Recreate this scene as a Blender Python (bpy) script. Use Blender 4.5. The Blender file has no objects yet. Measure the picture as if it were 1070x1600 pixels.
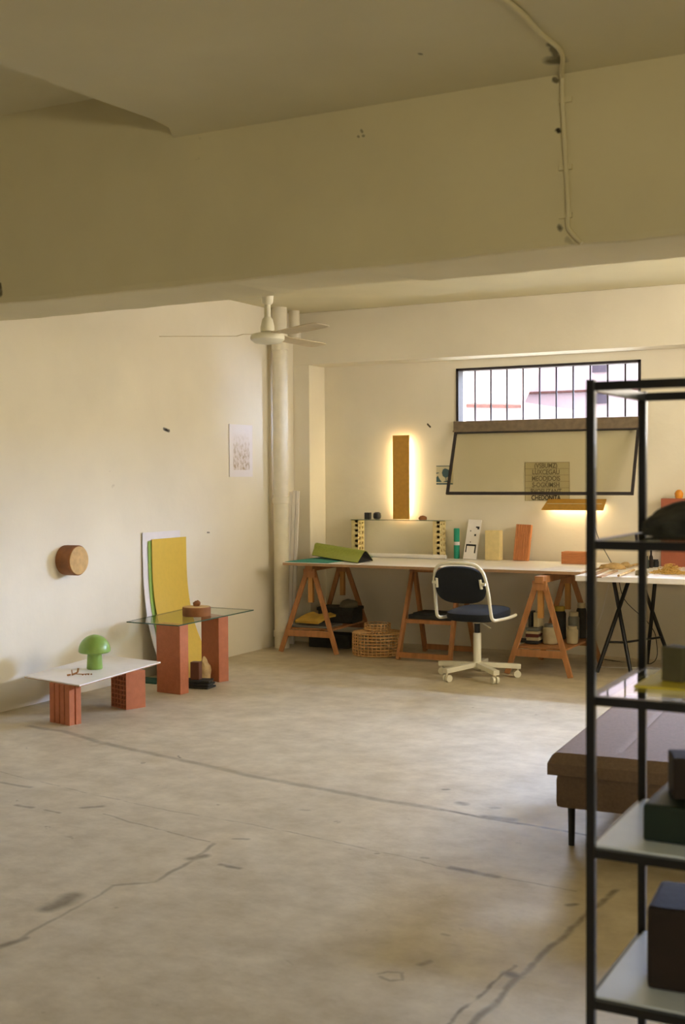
import bpy, bmesh, math, random
from mathutils import Vector, Matrix, noise
random.seed(7)
PI = math.pi
scn = bpy.context.scene
COL = scn.collection

# ------------------------------------------------------------------ camera
CAM = Vector((0, 0, 1.55))
RT = Vector((0.88283027, 0.46965151, -0.00617843))
UP = Vector((-0.00863681, 0.02938428, 0.99953087))
FW = Vector((-0.46961273, 0.88236275, -0.02999762))
FPX = 1917.05
cd = bpy.data.cameras.new('camera'); cam = bpy.data.objects.new('camera', cd); COL.objects.link(cam)
m = Matrix((RT, UP, -FW)).transposed().to_4x4(); m.translation = CAM
cam.matrix_world = m
cd.sensor_fit = 'VERTICAL'; cd.sensor_height = 36; cd.lens = 36 * FPX / 1600
cd.dof.use_dof = True; cd.dof.focus_distance = 9.0; cd.dof.aperture_fstop = 4.0
cd.clip_start = 0.05; cd.clip_end = 300
scn.camera = cam

# ------------------------------------------------------------------ light
scn.view_settings.view_transform = 'Standard'
scn.view_settings.look = 'None'
scn.view_settings.gamma = 1.0
scn.view_settings.exposure = 0.50
SKY = 7.0
W1_POWER = 350; W2_POWER = 3900
w = bpy.data.worlds.new('world'); scn.world = w; w.use_nodes = True
nt = w.node_tree; nt.nodes.clear()
def wn(t): return nt.nodes.new(t)
tc = wn('ShaderNodeTexCoord'); sp = wn('ShaderNodeSeparateXYZ'); rmp = wn('ShaderNodeValToRGB')
bg = wn('ShaderNodeBackground'); ow = wn('ShaderNodeOutputWorld')
nt.links.new(tc.outputs['Generated'], sp.inputs[0]); nt.links.new(sp.outputs['Z'], rmp.inputs[0])
rmp.color_ramp.elements[0].position = 0.0; rmp.color_ramp.elements[0].color = (.35, .33, .3, 1)
rmp.color_ramp.elements[1].position = 0.05; rmp.color_ramp.elements[1].color = (.86, .93, 1, 1)
nt.links.new(rmp.outputs[0], bg.inputs[0]); bg.inputs[1].default_value = SKY
nt.links.new(bg.outputs[0], ow.inputs[0])

def area(name, loc, target, sx, sy, power, color, spread=PI):
    l = bpy.data.lights.new(name, 'AREA'); l.shape = 'RECTANGLE'; l.size = sx; l.size_y = sy
    l.energy = power; l.color = color; l.spread = spread
    o = bpy.data.objects.new(name, l); COL.objects.link(o); o.location = loc
    o.rotation_euler = (Vector(target) - Vector(loc)).to_track_quat('-Z', 'Y').to_euler()
    return o
DAY = (.54, .70, 1.10)
area('added_ceiling_fill', (0.6, 7.6, 2.25), (-0.6, 7.6, 3.05), 2.0, 1.2, 96, (1.0, .89, .74))  # unseen warm fill, added to bounce light off the far ceiling
area('added_beam_fill', (1.5, -1.0, 1.9), (-2.0, 4.5, 2.9), 1.2, .3, 43, (1.0, .88, .60))  # warm fill added behind the camera to lift the big beam
area('daylight_over_window', (-3.43, 11.4, 3.75), (-3.43, 8.4, 2.0), 3.0, 1.9, W1_POWER, DAY)
area('daylight_east_window', (0.3, 10.95, 2.8), (-0.1, 8.2, 1.4), 2.8, 1.6, W2_POWER, DAY, math.radians(140))  # strong lamp added outside the unseen second window to carry its daylight
for xm, zm in ((-3.4375, 2.258), (-.7, 1.92)):
    pl = area('window_portal', (xm, 10.44, zm), (xm, 9.0, zm), 2.0, .6, 1, (1, 1, 1)); pl.data.cycles.is_portal = True
sd = bpy.data.lights.new('sun', 'SUN'); sd.energy = 3; sd.angle = .01; sd.color = (1, .95, .9)
sun = bpy.data.objects.new('sun', sd); COL.objects.link(sun)
sun.rotation_euler = Vector((.25, 1, -.9)).to_track_quat('-Z', 'Y').to_euler(); sun.location = (0, -10, 20)

# ------------------------------------------------------------------ helpers
def px(x, y, ax, v):
    'the real place of a point seen at (x, y) on the plane axis=v'
    d = FW * FPX + RT * (x - 535) - UP * (y - 800)
    return CAM + d * ((v - CAM[ax]) / d[ax])

def lin(h):
    c = [int(h[i:i + 2], 16) / 255 for i in (0, 2, 4)]
    return tuple((v / 12.92 if v <= .04045 else ((v + .055) / 1.055) ** 2.4) for v in c) + (1,)

MATS = {}
def mat(name, col, rough=.6, var=.12, scale=12, bump=0.0, metal=0, stretch=(1, 1, 1), bscale=None, coat=0, emit=0, spec=.5):
    if name in MATS: return MATS[name]
    m = bpy.data.materials.new(name); m.use_nodes = True; MATS[name] = m
    n = m.node_tree; b = n.nodes['Principled BSDF']
    c = lin(col) if isinstance(col, str) else tuple(col)
    t = n.nodes.new('ShaderNodeTexCoord'); mp = n.nodes.new('ShaderNodeMapping'); mp.inputs['Scale'].default_value = stretch
    n.links.new(t.outputs['Object'], mp.inputs[0])
    nz = n.nodes.new('ShaderNodeTexNoise'); nz.inputs['Scale'].default_value = scale; nz.inputs['Detail'].default_value = 5
    n.links.new(mp.outputs[0], nz.inputs['Vector'])
    r = n.nodes.new('ShaderNodeValToRGB')
    r.color_ramp.elements[0].position = .3; r.color_ramp.elements[1].position = .7
    r.color_ramp.elements[0].color = tuple(v * (1 - var) for v in c[:3]) + (1,)
    r.color_ramp.elements[1].color = tuple(min(1, v * (1 + var)) for v in c[:3]) + (1,)
    n.links.new(nz.outputs['Fac'], r.inputs[0]); n.links.new(r.outputs[0], b.inputs['Base Color'])
    b.inputs['Roughness'].default_value = rough; b.inputs['Metallic'].default_value = metal
    b.inputs['Specular IOR Level'].default_value = spec
    b.inputs['Coat Weight'].default_value = coat
    if emit:
        b.inputs['Emission Color'].default_value = c; b.inputs['Emission Strength'].default_value = emit
    if bump:
        nb = n.nodes.new('ShaderNodeTexNoise'); nb.inputs['Scale'].default_value = bscale or scale * 3; nb.inputs['Detail'].default_value = 6
        n.links.new(mp.outputs[0], nb.inputs['Vector'])
        bp = n.nodes.new('ShaderNodeBump'); bp.inputs['Strength'].default_value = bump; bp.inputs['Distance'].default_value = .01
        n.links.new(nb.outputs['Fac'], bp.inputs['Height']); n.links.new(bp.outputs[0], b.inputs['Normal'])
    return m

def glass(name, tint, ior=1.45, rough=0.02):
    m = bpy.data.materials.new(name); m.use_nodes = True; n = m.node_tree; n.nodes.clear()
    o = n.nodes.new('ShaderNodeOutputMaterial'); mx = n.nodes.new('ShaderNodeMixShader')
    tr = n.nodes.new('ShaderNodeBsdfTransparent'); gl = n.nodes.new('ShaderNodeBsdfGlossy'); fr = n.nodes.new('ShaderNodeFresnel')
    fr.inputs['IOR'].default_value = ior; gl.inputs['Roughness'].default_value = rough
    tr.inputs[0].default_value = lin(tint)
    nz = n.nodes.new('ShaderNodeTexNoise'); nz.inputs['Scale'].default_value = 6
    mr = n.nodes.new('ShaderNodeMapRange'); mr.inputs[3].default_value = rough; mr.inputs[4].default_value = rough + .04
    n.links.new(nz.outputs['Fac'], mr.inputs[0]); n.links.new(mr.outputs[0], gl.inputs['Roughness'])
    ge = n.nodes.new('ShaderNodeNewGeometry'); iv = n.nodes.new('ShaderNodeMath'); iv.operation = 'SUBTRACT'; iv.inputs[0].default_value = 1
    mf = n.nodes.new('ShaderNodeMath'); mf.operation = 'MULTIPLY'; n.links.new(ge.outputs['Backfacing'], iv.inputs[1])
    n.links.new(fr.outputs[0], mf.inputs[0]); n.links.new(iv.outputs[0], mf.inputs[1])
    n.links.new(mf.outputs[0], mx.inputs[0]); n.links.new(tr.outputs[0], mx.inputs[1]); n.links.new(gl.outputs[0], mx.inputs[2])
    n.links.new(mx.outputs[0], o.inputs[0]); MATS[name] = m
    return m

def B(): return bmesh.new()
def box(bm, c, s, rot=None, bev=0.0):
    r = bmesh.ops.create_cube(bm, size=1.0); vs = r['verts']
    bmesh.ops.scale(bm, vec=s, verts=vs)
    if bev:
        es = list({e for v in vs for e in v.link_edges})
        q = bmesh.ops.bevel(bm, geom=es, offset=bev, segments=2, affect='EDGES', profile=.6)
        vs = list({v for f in q['faces'] for v in f.verts} | {v for v in vs if v.is_valid})
    if rot is not None:
        bmesh.ops.rotate(bm, verts=vs, cent=(0, 0, 0), matrix=rot)
    bmesh.ops.translate(bm, vec=c, verts=vs)
    return vs
def bx(bm, x0, x1, y0, y1, z0, z1, bev=0.0):
    return box(bm, ((x0 + x1) / 2, (y0 + y1) / 2, (z0 + z1) / 2), (x1 - x0, y1 - y0, z1 - z0), bev=bev)
def beam(bm, a, b, wd, th, up=(0, 0, 1), bev=0.0):
    a = Vector(a); b = Vector(b); d = b - a; L = d.length; d.normalize()
    s = d.cross(Vector(up))
    if s.length < 1e-4: s = Vector((1, 0, 0))
    s.normalize(); u = s.cross(d)
    R = Matrix((s, d, u)).transposed()
    return box(bm, (a + b) / 2, (wd, L, th), rot=R, bev=bev)
def lathe(bm, prof, n=32, c=(0, 0, 0), axis='z'):
    rings = []
    for r, z in prof:
        ring = []
        for i in range(n):
            a = 2 * PI * i / n
            p = (r * math.cos(a), r * math.sin(a), z)
            if axis == 'x': p = (p[2], p[0], p[1])
            if axis == 'y': p = (p[0], p[2], p[1])
            ring.append(bm.verts.new((p[0] + c[0], p[1] + c[1], p[2] + c[2])))
        rings.append(ring)
    for a, b in zip(rings, rings[1:]):
        for i in range(n):
            bm.faces.new((a[i], a[(i + 1) % n], b[(i + 1) % n], b[i]))
    bm.faces.new(rings[0][::-1]); bm.faces.new(rings[-1])
    bmesh.ops.recalc_face_normals(bm, faces=bm.faces)
def tube(bm, pts, r, n=10, closed=False):
    pts = [Vector(p) for p in pts]; N = len(pts); rings = []
    prev = None
    for i, p in enumerate(pts):
        if closed: t = pts[(i + 1) % N] - pts[i - 1]
        else: t = pts[min(i + 1, N - 1)] - pts[max(i - 1, 0)]
        t.normalize()
        if prev is None:
            s = t.cross(Vector((0, 0, 1)))
            if s.length < .05: s = t.cross(Vector((0, 1, 0)))
        else: s = prev - t * prev.dot(t)
        s.normalize(); prev = s; u = s.cross(t)
        rings.append([bm.verts.new(p + (s * math.cos(2 * PI * k / n) + u * math.sin(2 * PI * k / n)) * r) for k in range(n)])
    rng = range(N if closed else N - 1)
    for i in rng:
        a = rings[i]; b = rings[(i + 1) % N]
        for k in range(n): bm.faces.new((a[k], a[(k + 1) % n], b[(k + 1) % n], b[k]))
    if not closed:
        bm.faces.new(rings[0][::-1]); bm.faces.new(rings[-1])
    bmesh.ops.recalc_face_normals(bm, faces=bm.faces)
def smooth_path(pts, n=6, closed=False):
    pts = [Vector(p) for p in pts]; out = []; N = len(pts)
    segs = N if closed else N - 1
    for i in range(segs):
        p0 = pts[(i - 1) % N] if closed or i > 0 else pts[0]
        p1 = pts[i % N]; p2 = pts[(i + 1) % N]
        p3 = pts[(i + 2) % N] if closed or i + 2 < N else pts[-1]
        for k in range(n):
            t = k / n
            out.append(.5 * ((2 * p1) + (p2 - p0) * t + (2 * p0 - 5 * p1 + 4 * p2 - p3) * t * t + (3 * p1 - p0 - 3 * p2 + p3) * t ** 3))
    if not closed: out.append(pts[-1])
    return out
def rock(bm, c, s, seed=0, rough=.25, sub=3, freq=1.6, flat=.4):
    r = bmesh.ops.create_icosphere(bm, subdivisions=sub, radius=1)
    for v in r['verts']:
        d = noise.noise(v.co * freq + Vector((seed * 7.3, seed, -seed))) + .5 * noise.noise(v.co * freq * 2.6 + Vector((seed, 3, 1)))
        p = v.co * (1 + rough * d)
        if p.z < -flat: p.z = -flat
        v.co = Vector((c[0] + p.x * s[0], c[1] + p.y * s[1], c[2] + (p.z + flat) * s[2]))
def sheet(bm, rows, th):
    'a thin solid sheet from a grid of points'
    rows = [[Vector(p) for p in r] for r in rows]
    g = [[bm.verts.new(p) for p in r] for r in rows]
    fs = []
    for a, b in zip(g, g[1:]):
        for i in range(len(a) - 1): fs.append(bm.faces.new((a[i], a[i + 1], b[i + 1], b[i])))
    bmesh.ops.recalc_face_normals(bm, faces=fs)
    bmesh.ops.solidify(bm, geom=fs, thickness=th)
def prism(bm, poly, z0, z1):
    a = [bm.verts.new((x, y, z0)) for x, y in poly]; b = [bm.verts.new((x, y, z1)) for x, y in poly]
    n = len(poly)
    for i in range(n): bm.faces.new((a[i], a[(i + 1) % n], b[(i + 1) % n], b[i]))
    bm.faces.new(a[::-1]); bm.faces.new(b)
    bmesh.ops.recalc_face_normals(bm, faces=bm.faces)

def link(name, bm, m, parent=None, loc=(0, 0, 0), rz=0, smooth=False, rot=None):
    me = bpy.data.meshes.new(name); bm.to_mesh(me); bm.free()
    if smooth:
        for p in me.polygons: p.use_smooth = True
        me.set_sharp_from_angle(angle=math.radians(40))
    me.materials.append(m)
    o = bpy.data.objects.new(name, me); COL.objects.link(o); o.location = loc
    o.rotation_euler = rot or (0, 0, rz)
    if parent: o.parent = parent
    return o
def tag(o, label, cat, group=None):
    o['label'] = label; o['category'] = cat
    if group: o['group'] = group
    return o
def thing(name, label, cat, loc=(0, 0, 0), rz=0, group=None):
    o = bpy.data.objects.new(name, None); COL.objects.link(o); o.location = loc; o.rotation_euler = (0, 0, rz)
    o.empty_display_size = .1
    return tag(o, label, cat, group)
def struct(name, bm, m, smooth=False):
    o = link(name, bm, m, smooth=smooth); o['kind'] = 'structure'; return o
def dup(root, label, loc=None, rz=None, group=None):
    r = root.copy(); COL.objects.link(r); r['label'] = label
    if loc is not None: r.location = loc
    if rz is not None: r.rotation_euler = (0, 0, rz)
    if group: r['group'] = group
    for ch in list(root.children):
        c = ch.copy(); COL.objects.link(c); c.parent = r
        for g in list(ch.children):
            d = g.copy(); COL.objects.link(d); d.parent = c
    return r

# ------------------------------------------------------------------ materials
def plaster(name, col, marks=(), var=.05, bump=.25):
    m = mat(name, col, rough=.75, var=var, scale=1.6, bump=bump, bscale=9, spec=.3)
    n = m.node_tree; b = n.nodes['Principled BSDF']
    # small chips and scuffs: a second thresholded noise
    nz = n.nodes.new('ShaderNodeTexNoise'); nz.inputs['Scale'].default_value = 7; nz.inputs['Detail'].default_value = 8
    t = [x for x in n.nodes if x.type == 'TEX_COORD'][0]
    n.links.new(t.outputs['Object'], nz.inputs['Vector'])
    r = n.nodes.new('ShaderNodeValToRGB'); r.color_ramp.elements[0].position = .74; r.color_ramp.elements[1].position = .78
    r.color_ramp.elements[0].color = (0, 0, 0, 1); r.color_ramp.elements[1].color = (.35, .35, .35, 1)
    n.links.new(nz.outputs['Fac'], r.inputs[0])
    mx = n.nodes.new('ShaderNodeMix'); mx.data_type = 'RGBA'
    src = b.inputs['Base Color'].links[0].from_socket
    n.links.new(r.outputs[0], mx.inputs[0]); n.links.new(src, mx.inputs[6]); mx.inputs[7].default_value = lin('8a7c60')
    n.links.new(mx.outputs[2], b.inputs['Base Color'])
    return m

def add_marks(m, segs, dark, wob=.02, wscale=9, soft=.4):
    'marks that belong to the surface: (a, b, half width, strength)'
    n = m.node_tree; b = n.nodes['Principled BSDF']; L = n.links.new
    N = n.nodes.new
    t = N('ShaderNodeTexCoord'); nz = N('ShaderNodeTexNoise'); nz.inputs['Scale'].default_value = wscale; nz.inputs['Detail'].default_value = 4
    L(t.outputs['Object'], nz.inputs['Vector'])
    sub = N('ShaderNodeVectorMath'); sub.operation = 'SUBTRACT'; L(nz.outputs['Color'], sub.inputs[0]); sub.inputs[1].default_value = (.5, .5, .5)
    scl = N('ShaderNodeVectorMath'); scl.operation = 'SCALE'; L(sub.outputs[0], scl.inputs[0]); scl.inputs['Scale'].default_value = wob * 2
    pos = N('ShaderNodeVectorMath'); pos.operation = 'ADD'; L(t.outputs['Object'], pos.inputs[0]); L(scl.outputs[0], pos.inputs[1])
    acc = None
    for a, bb, hw, st in segs:
        a = Vector(a); bb = Vector(bb); ba = bb - a
        pa = N('ShaderNodeVectorMath'); pa.operation = 'SUBTRACT'; L(pos.outputs[0], pa.inputs[0]); pa.inputs[1].default_value = a
        dt = N('ShaderNodeVectorMath'); dt.operation = 'DOT_PRODUCT'; L(pa.outputs[0], dt.inputs[0]); dt.inputs[1].default_value = ba / max(ba.dot(ba), 1e-6)
        cl = N('ShaderNodeClamp'); L(dt.outputs['Value'], cl.inputs[0])
        sc = N('ShaderNodeVectorMath'); sc.operation = 'SCALE'; sc.inputs[0].default_value = ba; L(cl.outputs[0], sc.inputs['Scale'])
        df = N('ShaderNodeVectorMath'); df.operation = 'DISTANCE'; L(pa.outputs[0], df.inputs[0]); L(sc.outputs[0], df.inputs[1])
        mr = N('ShaderNodeMapRange'); L(df.outputs['Value'], mr.inputs[0])
        mr.inputs[1].default_value = hw * (1 - soft); mr.inputs[2].default_value = hw * (1 + soft); mr.inputs[3].default_value = st; mr.inputs[4].default_value = 0
        if acc is None: acc = mr.outputs[0]
        else:
            mm = N('ShaderNodeMath'); mm.operation = 'MAXIMUM'; L(acc, mm.inputs[0]); L(mr.outputs[0], mm.inputs[1]); acc = mm.outputs[0]
    # break the marks up a little
    n2 = N('ShaderNodeTexNoise'); n2.inputs['Scale'].default_value = 14; n2.inputs['Detail'].default_value = 6; L(t.outputs['Object'], n2.inputs['Vector'])
    r2 = N('ShaderNodeMapRange'); L(n2.outputs['Fac'], r2.inputs[0]); r2.inputs[1].default_value = .3; r2.inputs[2].default_value = .55; r2.inputs[3].default_value = .6
    mu = N('ShaderNodeMath'); mu.operation = 'MULTIPLY'; L(acc, mu.inputs[0]); L(r2.outputs[0], mu.inputs[1])
    mx = N('ShaderNodeMix'); mx.data_type = 'RGBA'
    src = b.inputs['Base Color'].links[0].from_socket
    L(mu.outputs[0], mx.inputs[0]); L(src, mx.inputs[6]); mx.inputs[7].default_value = lin(dark)
    L(mx.outputs[2], b.inputs['Base Color'])

WALL = 'e8e0cc'
m_wall_left = plaster('wall_left_paint', WALL)
m_wall_back = plaster('wall_back_paint', WALL, bump=.35)
m_wall = plaster('wall_paint', WALL)
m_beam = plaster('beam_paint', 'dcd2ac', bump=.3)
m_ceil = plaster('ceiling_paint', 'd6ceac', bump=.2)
add_marks(m_wall_left, [(px(256, 670, 0, -5.78), px(264, 673, 0, -5.78), .012, 1), (px(324, 832, 0, -5.78), px(327, 832, 0, -5.78), .006, 1)], '2c2a26', wob=.004)
add_marks(m_wall_back, [(px(668, 663, 1, 10.2), px(672, 667, 1, 10.2), .008, 1)], '4a4030', wob=.004)
def P2(x, y): v = px(x, y, 1, 4.5); return Vector((v.x, 4.5, v.z))
add_marks(m_ceil, [(px(866, 92, 2, 3.05), px(868, 96, 2, 3.05), .035, .8), (px(860, 68, 2, 3.05), px(875, 99, 2, 3.05), .014, .7), (px(655, 84, 2, 3.05), px(657, 85, 2, 3.05), .008, .7)], '3a3222', wob=.015, wscale=25)
add_marks(m_beam, [(P2(866, 124), P2(869, 127), .010, .9),
    (P2(870, 204), P2(871, 206), .009, 1), (P2(874, 354), P2(875, 357), .009, 1), (P2(884, 375), P2(925, 400), .010, .35), (P2(564, 203), P2(566, 205), .006, .6), (P2(568, 212), P2(569, 213), .006, .6),
    (P2(560, 212), P2(561, 213), .005, .6), (P2(0, 446), P2(1, 460), .012, .9)], '3a3222', wob=.012, wscale=25)

m_floor = mat('concrete_floor', 'ccc0a6', rough=.5, var=.07, scale=2.2, bump=.25, bscale=14, spec=.45)
n = m_floor.node_tree; b_ = n.nodes['Principled BSDF']; L_ = n.links.new
t_ = n.nodes.new('ShaderNodeTexCoord')
nz1 = n.nodes.new('ShaderNodeTexNoise'); nz1.inputs['Scale'].default_value = 6; nz1.inputs['Detail'].default_value = 9; nz1.inputs['Roughness'].default_value = .65
L_(t_.outputs['Object'], nz1.inputs['Vector'])
r1 = n.nodes.new('ShaderNodeValToRGB'); r1.color_ramp.elements[0].position = .35; r1.color_ramp.elements[1].position = .66
r1.color_ramp.elements[0].color = lin('b3a68a'); r1.color_ramp.elements[1].color = (1, 1, 1, 1)
L_(nz1.outputs['Fac'], r1.inputs[0])
mxm = n.nodes.new('ShaderNodeMix'); mxm.data_type = 'RGBA'; mxm.blend_type = 'MULTIPLY'; mxm.inputs[0].default_value = .45
L_(b_.inputs['Base Color'].links[0].from_socket, mxm.inputs[6]); L_(r1.outputs[0], mxm.inputs[7]); L_(mxm.outputs[2], b_.inputs['Base Color'])
# small dark spots
nz3 = n.nodes.new('ShaderNodeTexNoise'); nz3.inputs['Scale'].default_value = 11; nz3.inputs['Detail'].default_value = 3
L_(t_.outputs['Object'], nz3.inputs['Vector'])
r3 = n.nodes.new('ShaderNodeMapRange'); r3.inputs[1].default_value = .72; r3.inputs[2].default_value = .76; r3.inputs[4].default_value = .5
L_(nz3.outputs['Fac'], r3.inputs[0])
mx3 = n.nodes.new('ShaderNodeMix'); mx3.data_type = 'RGBA'
L_(r3.outputs[0], mx3.inputs[0]); L_(b_.inputs['Base Color'].links[0].from_socket, mx3.inputs[6]); mx3.inputs[7].default_value = lin('6b5d48'); L_(mx3.outputs[2], b_.inputs['Base Color'])
# roughness variation (worn, half polished)
nz2 = n.nodes.new('ShaderNodeTexNoise'); nz2.inputs['Scale'].default_value = 2.3; nz2.inputs['Detail'].default_value = 7
L_(t_.outputs['Object'], nz2.inputs['Vector'])
r2_ = n.nodes.new('ShaderNodeMapRange'); r2_.inputs[3].default_value = .28; r2_.inputs[4].default_value = .62
L_(nz2.outputs['Fac'], r2_.inputs[0]); L_(r2_.outputs[0], b_.inputs['Roughness'])
def F(x, y): v = px(x, y, 2, 0); return Vector((v.x, v.y, 0))
def poly(pts, hw, st): return [(F(*a), F(*b), hw, st) for a, b in zip(pts, pts[1:])]
segs = poly([(45, 1135), (100, 1143), (170, 1163), (280, 1187), (400, 1214), (500, 1232), (600, 1251), (690, 1265)], .024, .5)
segs += poly([(690, 1265), (760, 1278), (830, 1290), (905, 1303), (1000, 1320)], .012, .9)
segs += poly([(760, 1276), (800, 1281)], .028, .8)
segs += poly([(0, 1206), (90, 1228), (240, 1262), (400, 1290), (500, 1310), (700, 1355), (900, 1393)], .005, .5)
segs += poly([(705, 1355), (775, 1370)], .018, .9)
segs += poly([(25, 1258), (50, 1262)], .014, .7) + poly([(130, 1262), (158, 1260)], .016, .7) + poly([(0, 1222), (45, 1230)], .014, .6)
segs += poly([(70, 1265), (95, 1270)], .008, .6) + poly([(160, 1272), (190, 1281), (230, 1292), (305, 1310), (330, 1315)], .006, .55)
segs += poly([(335, 1318), (300, 1345), (240, 1378), (180, 1383)], .010, .6) + poly([(297, 1343), (322, 1337)], .022, .7)
segs += poly([(345, 1351), (374, 1357)], .012, .7) + poly([(365, 1310), (385, 1312)], .010, .6) + poly([(180, 1383), (60, 1450), (0, 1482)], .008, .45)
segs += poly([(75, 1420), (95, 1412), (112, 1400)], .035, .75) + poly([(5, 1478), (36, 1466)], .014, .7)
segs += poly([(720, 1255), (726, 1256)], .026, .9) + poly([(770, 1262), (776, 1262)], .018, .5) + poly([(695, 1233), (702, 1233)], .012, .8)
segs += poly([(700, 1600), (760, 1545), (805, 1508)], .007, .8) + poly([(740, 1600), (810, 1528), (860, 1480), (905, 1440), (960, 1390)], .012, .75)
segs += poly([(796, 1522), (806, 1526)], .024, .9) + poly([(890, 1415), (900, 1414)], .014, .8) + poly([(655, 1508), (668, 1502)], .014, .6)
segs += poly([(590, 1522), (605, 1519), (628, 1521), (628, 1532), (608, 1533), (592, 1526)], .006, .55)
segs += poly([(447, 1496), (460, 1507)], .006, .6) + poly([(660, 1340), (668, 1341)], .010, .5) + poly([(690, 1460), (697, 1462)], .010, .45)
segs += poly([(590, 1334), (592, 1334)], .008, .8) + poly([(545, 1327), (547, 1327)], .006, .8) + poly([(470, 1265), (480, 1266)], .012, .5)
segs += poly([(279, 1181), (281, 1184)], .006, 1)
add_marks(m_floor, segs, '5a4f3c', wob=.022, wscale=7, soft=.55)

m_terra = mat('terracotta', 'c07448', rough=.8, var=.08, scale=18, bump=.2)
m_terra_dk = mat('fired_brick_red', 'b8704c', rough=.85, var=.08, scale=22, bump=.25)
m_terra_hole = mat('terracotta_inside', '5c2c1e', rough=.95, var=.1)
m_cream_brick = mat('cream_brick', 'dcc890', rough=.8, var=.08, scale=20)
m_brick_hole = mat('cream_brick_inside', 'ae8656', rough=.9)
m_pine = mat('stained_pine', 'aa7444', rough=.55, var=.2, scale=5, stretch=(6, 6, .6), bump=.1)
m_pine_light = mat('pale_pine', 'c08a44', rough=.55, var=.15, scale=5, stretch=(6, 6, .6))
m_black = mat('black_metal', '101218', rough=.3, var=.1, spec=.5)
m_blacksat = mat('pale_grey_board', 'ccd8ea', rough=.35, var=.04, spec=.6)
m_paintpipe = mat('pipe_paint', 'e6dec8', rough=.6, var=.05, spec=.3)
m_white = mat('white_enamel', 'e4dfc8', rough=.4, var=.04)
m_whitepl = mat('white_laminate', 'f0ebe6', rough=.35, var=.03)
m_ply = mat('plywood_edge', 'a98660', rough=.6, var=.15, scale=30, stretch=(1, 1, 8))
m_navy = mat('navy_fabric', '10151c', rough=.85, var=.2, scale=60, bump=.2)
m_rattan = mat('rattan', 'cba068', rough=.6, var=.2, scale=40)
m_green = mat('green_lacquer', '86a850', rough=.35, var=.06, scale=30)
m_greenfelt = mat('green_felt', '9ca64a', rough=.9, var=.1, scale=60)
m_teal = mat('teal_mat', '2e8f80', rough=.8, var=.08)
m_amber = mat('amber_panel', 'c49238', rough=.55, var=.08, scale=30)
m_yellow = mat('yellow_sheet', 'd6b238', rough=.6, var=.03, scale=30)
m_cork = mat('cork_wood_face', 'c9a468', rough=.7, var=.15, scale=25, bump=.1)
m_bark = mat('brown_wood_rim', '8d5a30', rough=.7, var=.25, scale=14, stretch=(1, 1, 1), bump=.2)
m_steel = mat('dark_window_steel', '7a6a54', rough=.6, var=.2, scale=20)
m_bar = mat('window_bar_steel', '2a2224', rough=.6, var=.2, scale=20)
m_darkrock = mat('dark_rock', '2c2c28', rough=.85, var=.8, scale=14, bump=.9, bscale=30)
m_tan = mat('tan_stone', 'b99a66', rough=.85, var=.25, scale=20, bump=.4)
m_straw = mat('straw', 'cfa85c', rough=.8, var=.2, scale=50)
m_bench = mat('taupe_fabric', '7c6859', rough=.9, var=.1, scale=80, bump=.25)
m_paper = mat('paper', 'e6e0e0', rough=.8, var=.02)
m_slate = mat('dark_slate', '2c2a24', rough=.8, var=.4, scale=20, bump=.4)
m_darkbrown = mat('dark_brown_clay', '20130f', rough=.8, var=.2, bump=.2)
m_darkgreen = mat('dark_green_glaze', '0a2019', rough=.5, var=.2)
m_greyclay = mat('grey_green_clay', '56523c', rough=.85, var=.2, bump=.3)
glass('clear_glass', 'f2f7f0'); glass('window_glass', 'f6f5ee'); m_glass = MATS['clear_glass']; m_wglass = MATS['window_glass']
m_edge = mat('glass_edge_green', '3d5a48', rough=.2, var=.1)

# ------------------------------------------------------------------ the room
XL, XR, YF, YB = -5.78, 4.2, -3.4, 10.2
b = B(); bx(b, XL - .3, XR + .3, YF - .3, YB + .3, -.2, 0); struct('floor', b, m_floor)
b = B(); bx(b, XL - .25, XL, YF - .25, YB + .25, -.1, 3.5); struct('wall_left', b, m_wall_left)
b = B(); bx(b, XR, XR + .25, YF - .25, YB + .25, -.1, 3.5); struct('wall_right', b, m_wall)
b = B(); bx(b, XL - .25, XR + .25, YF - .25, YF, -.1, 3.5); struct('wall_front', b, m_wall)
WINS = [(-4.265, -2.61, 2.02, 2.495), (-1.6, .2, 1.77, 2.07)]
b = B()
xprev = XL - .25
for x0, x1, z0, z1 in WINS:
    bx(b, xprev, x0, YB, YB + .22, -.1, 3.3)
    bx(b, x0, x1, YB, YB + .22, -.1, z0); bx(b, x0, x1, YB, YB + .22, z1, 3.3)
    xprev = x1
bx(b, xprev, XR + .25, YB, YB + .22, -.1, 3.3)
struct('wall_back', b, m_wall_back)
b = B(); bx(b, XL, -5.61, 9.9, YB, 0, 2.57, bev=.004); struct('trim_1', b, m_wall_back)            # pilaster
b = B(); bx(b, XL, XR, 9.9, YB, 2.57, 3.05, bev=.006); struct('trim_2', b, m_wall_back)            # lintel over the recess
b = B(); bx(b, XL, XR, 4.98, YB, 3.05, 3.3); struct('ceiling', b, m_ceil)
b = B(); bx(b, XL, XR, YF, 4.52, 3.29, 3.5); struct('ceiling_high', b, m_ceil).name = 'ceiling.001'
# lower slab with its rounded free corner
b = B()
arc = []
cx, cy, r = -3.03, 4.27, .16
e = [(-3.24, 4.52), (-3.20, 4.44), (-3.155, 4.36), (-3.14, 4.22), (-3.17, 3.9), (-3.20, 3.5), (-3.24, 2.5), (-3.24, YF)]
prism(b, e + [(XR, YF), (XR, 4.52)], 3.05, 3.29)
struct('ceiling.002', b, m_ceil)
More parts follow.
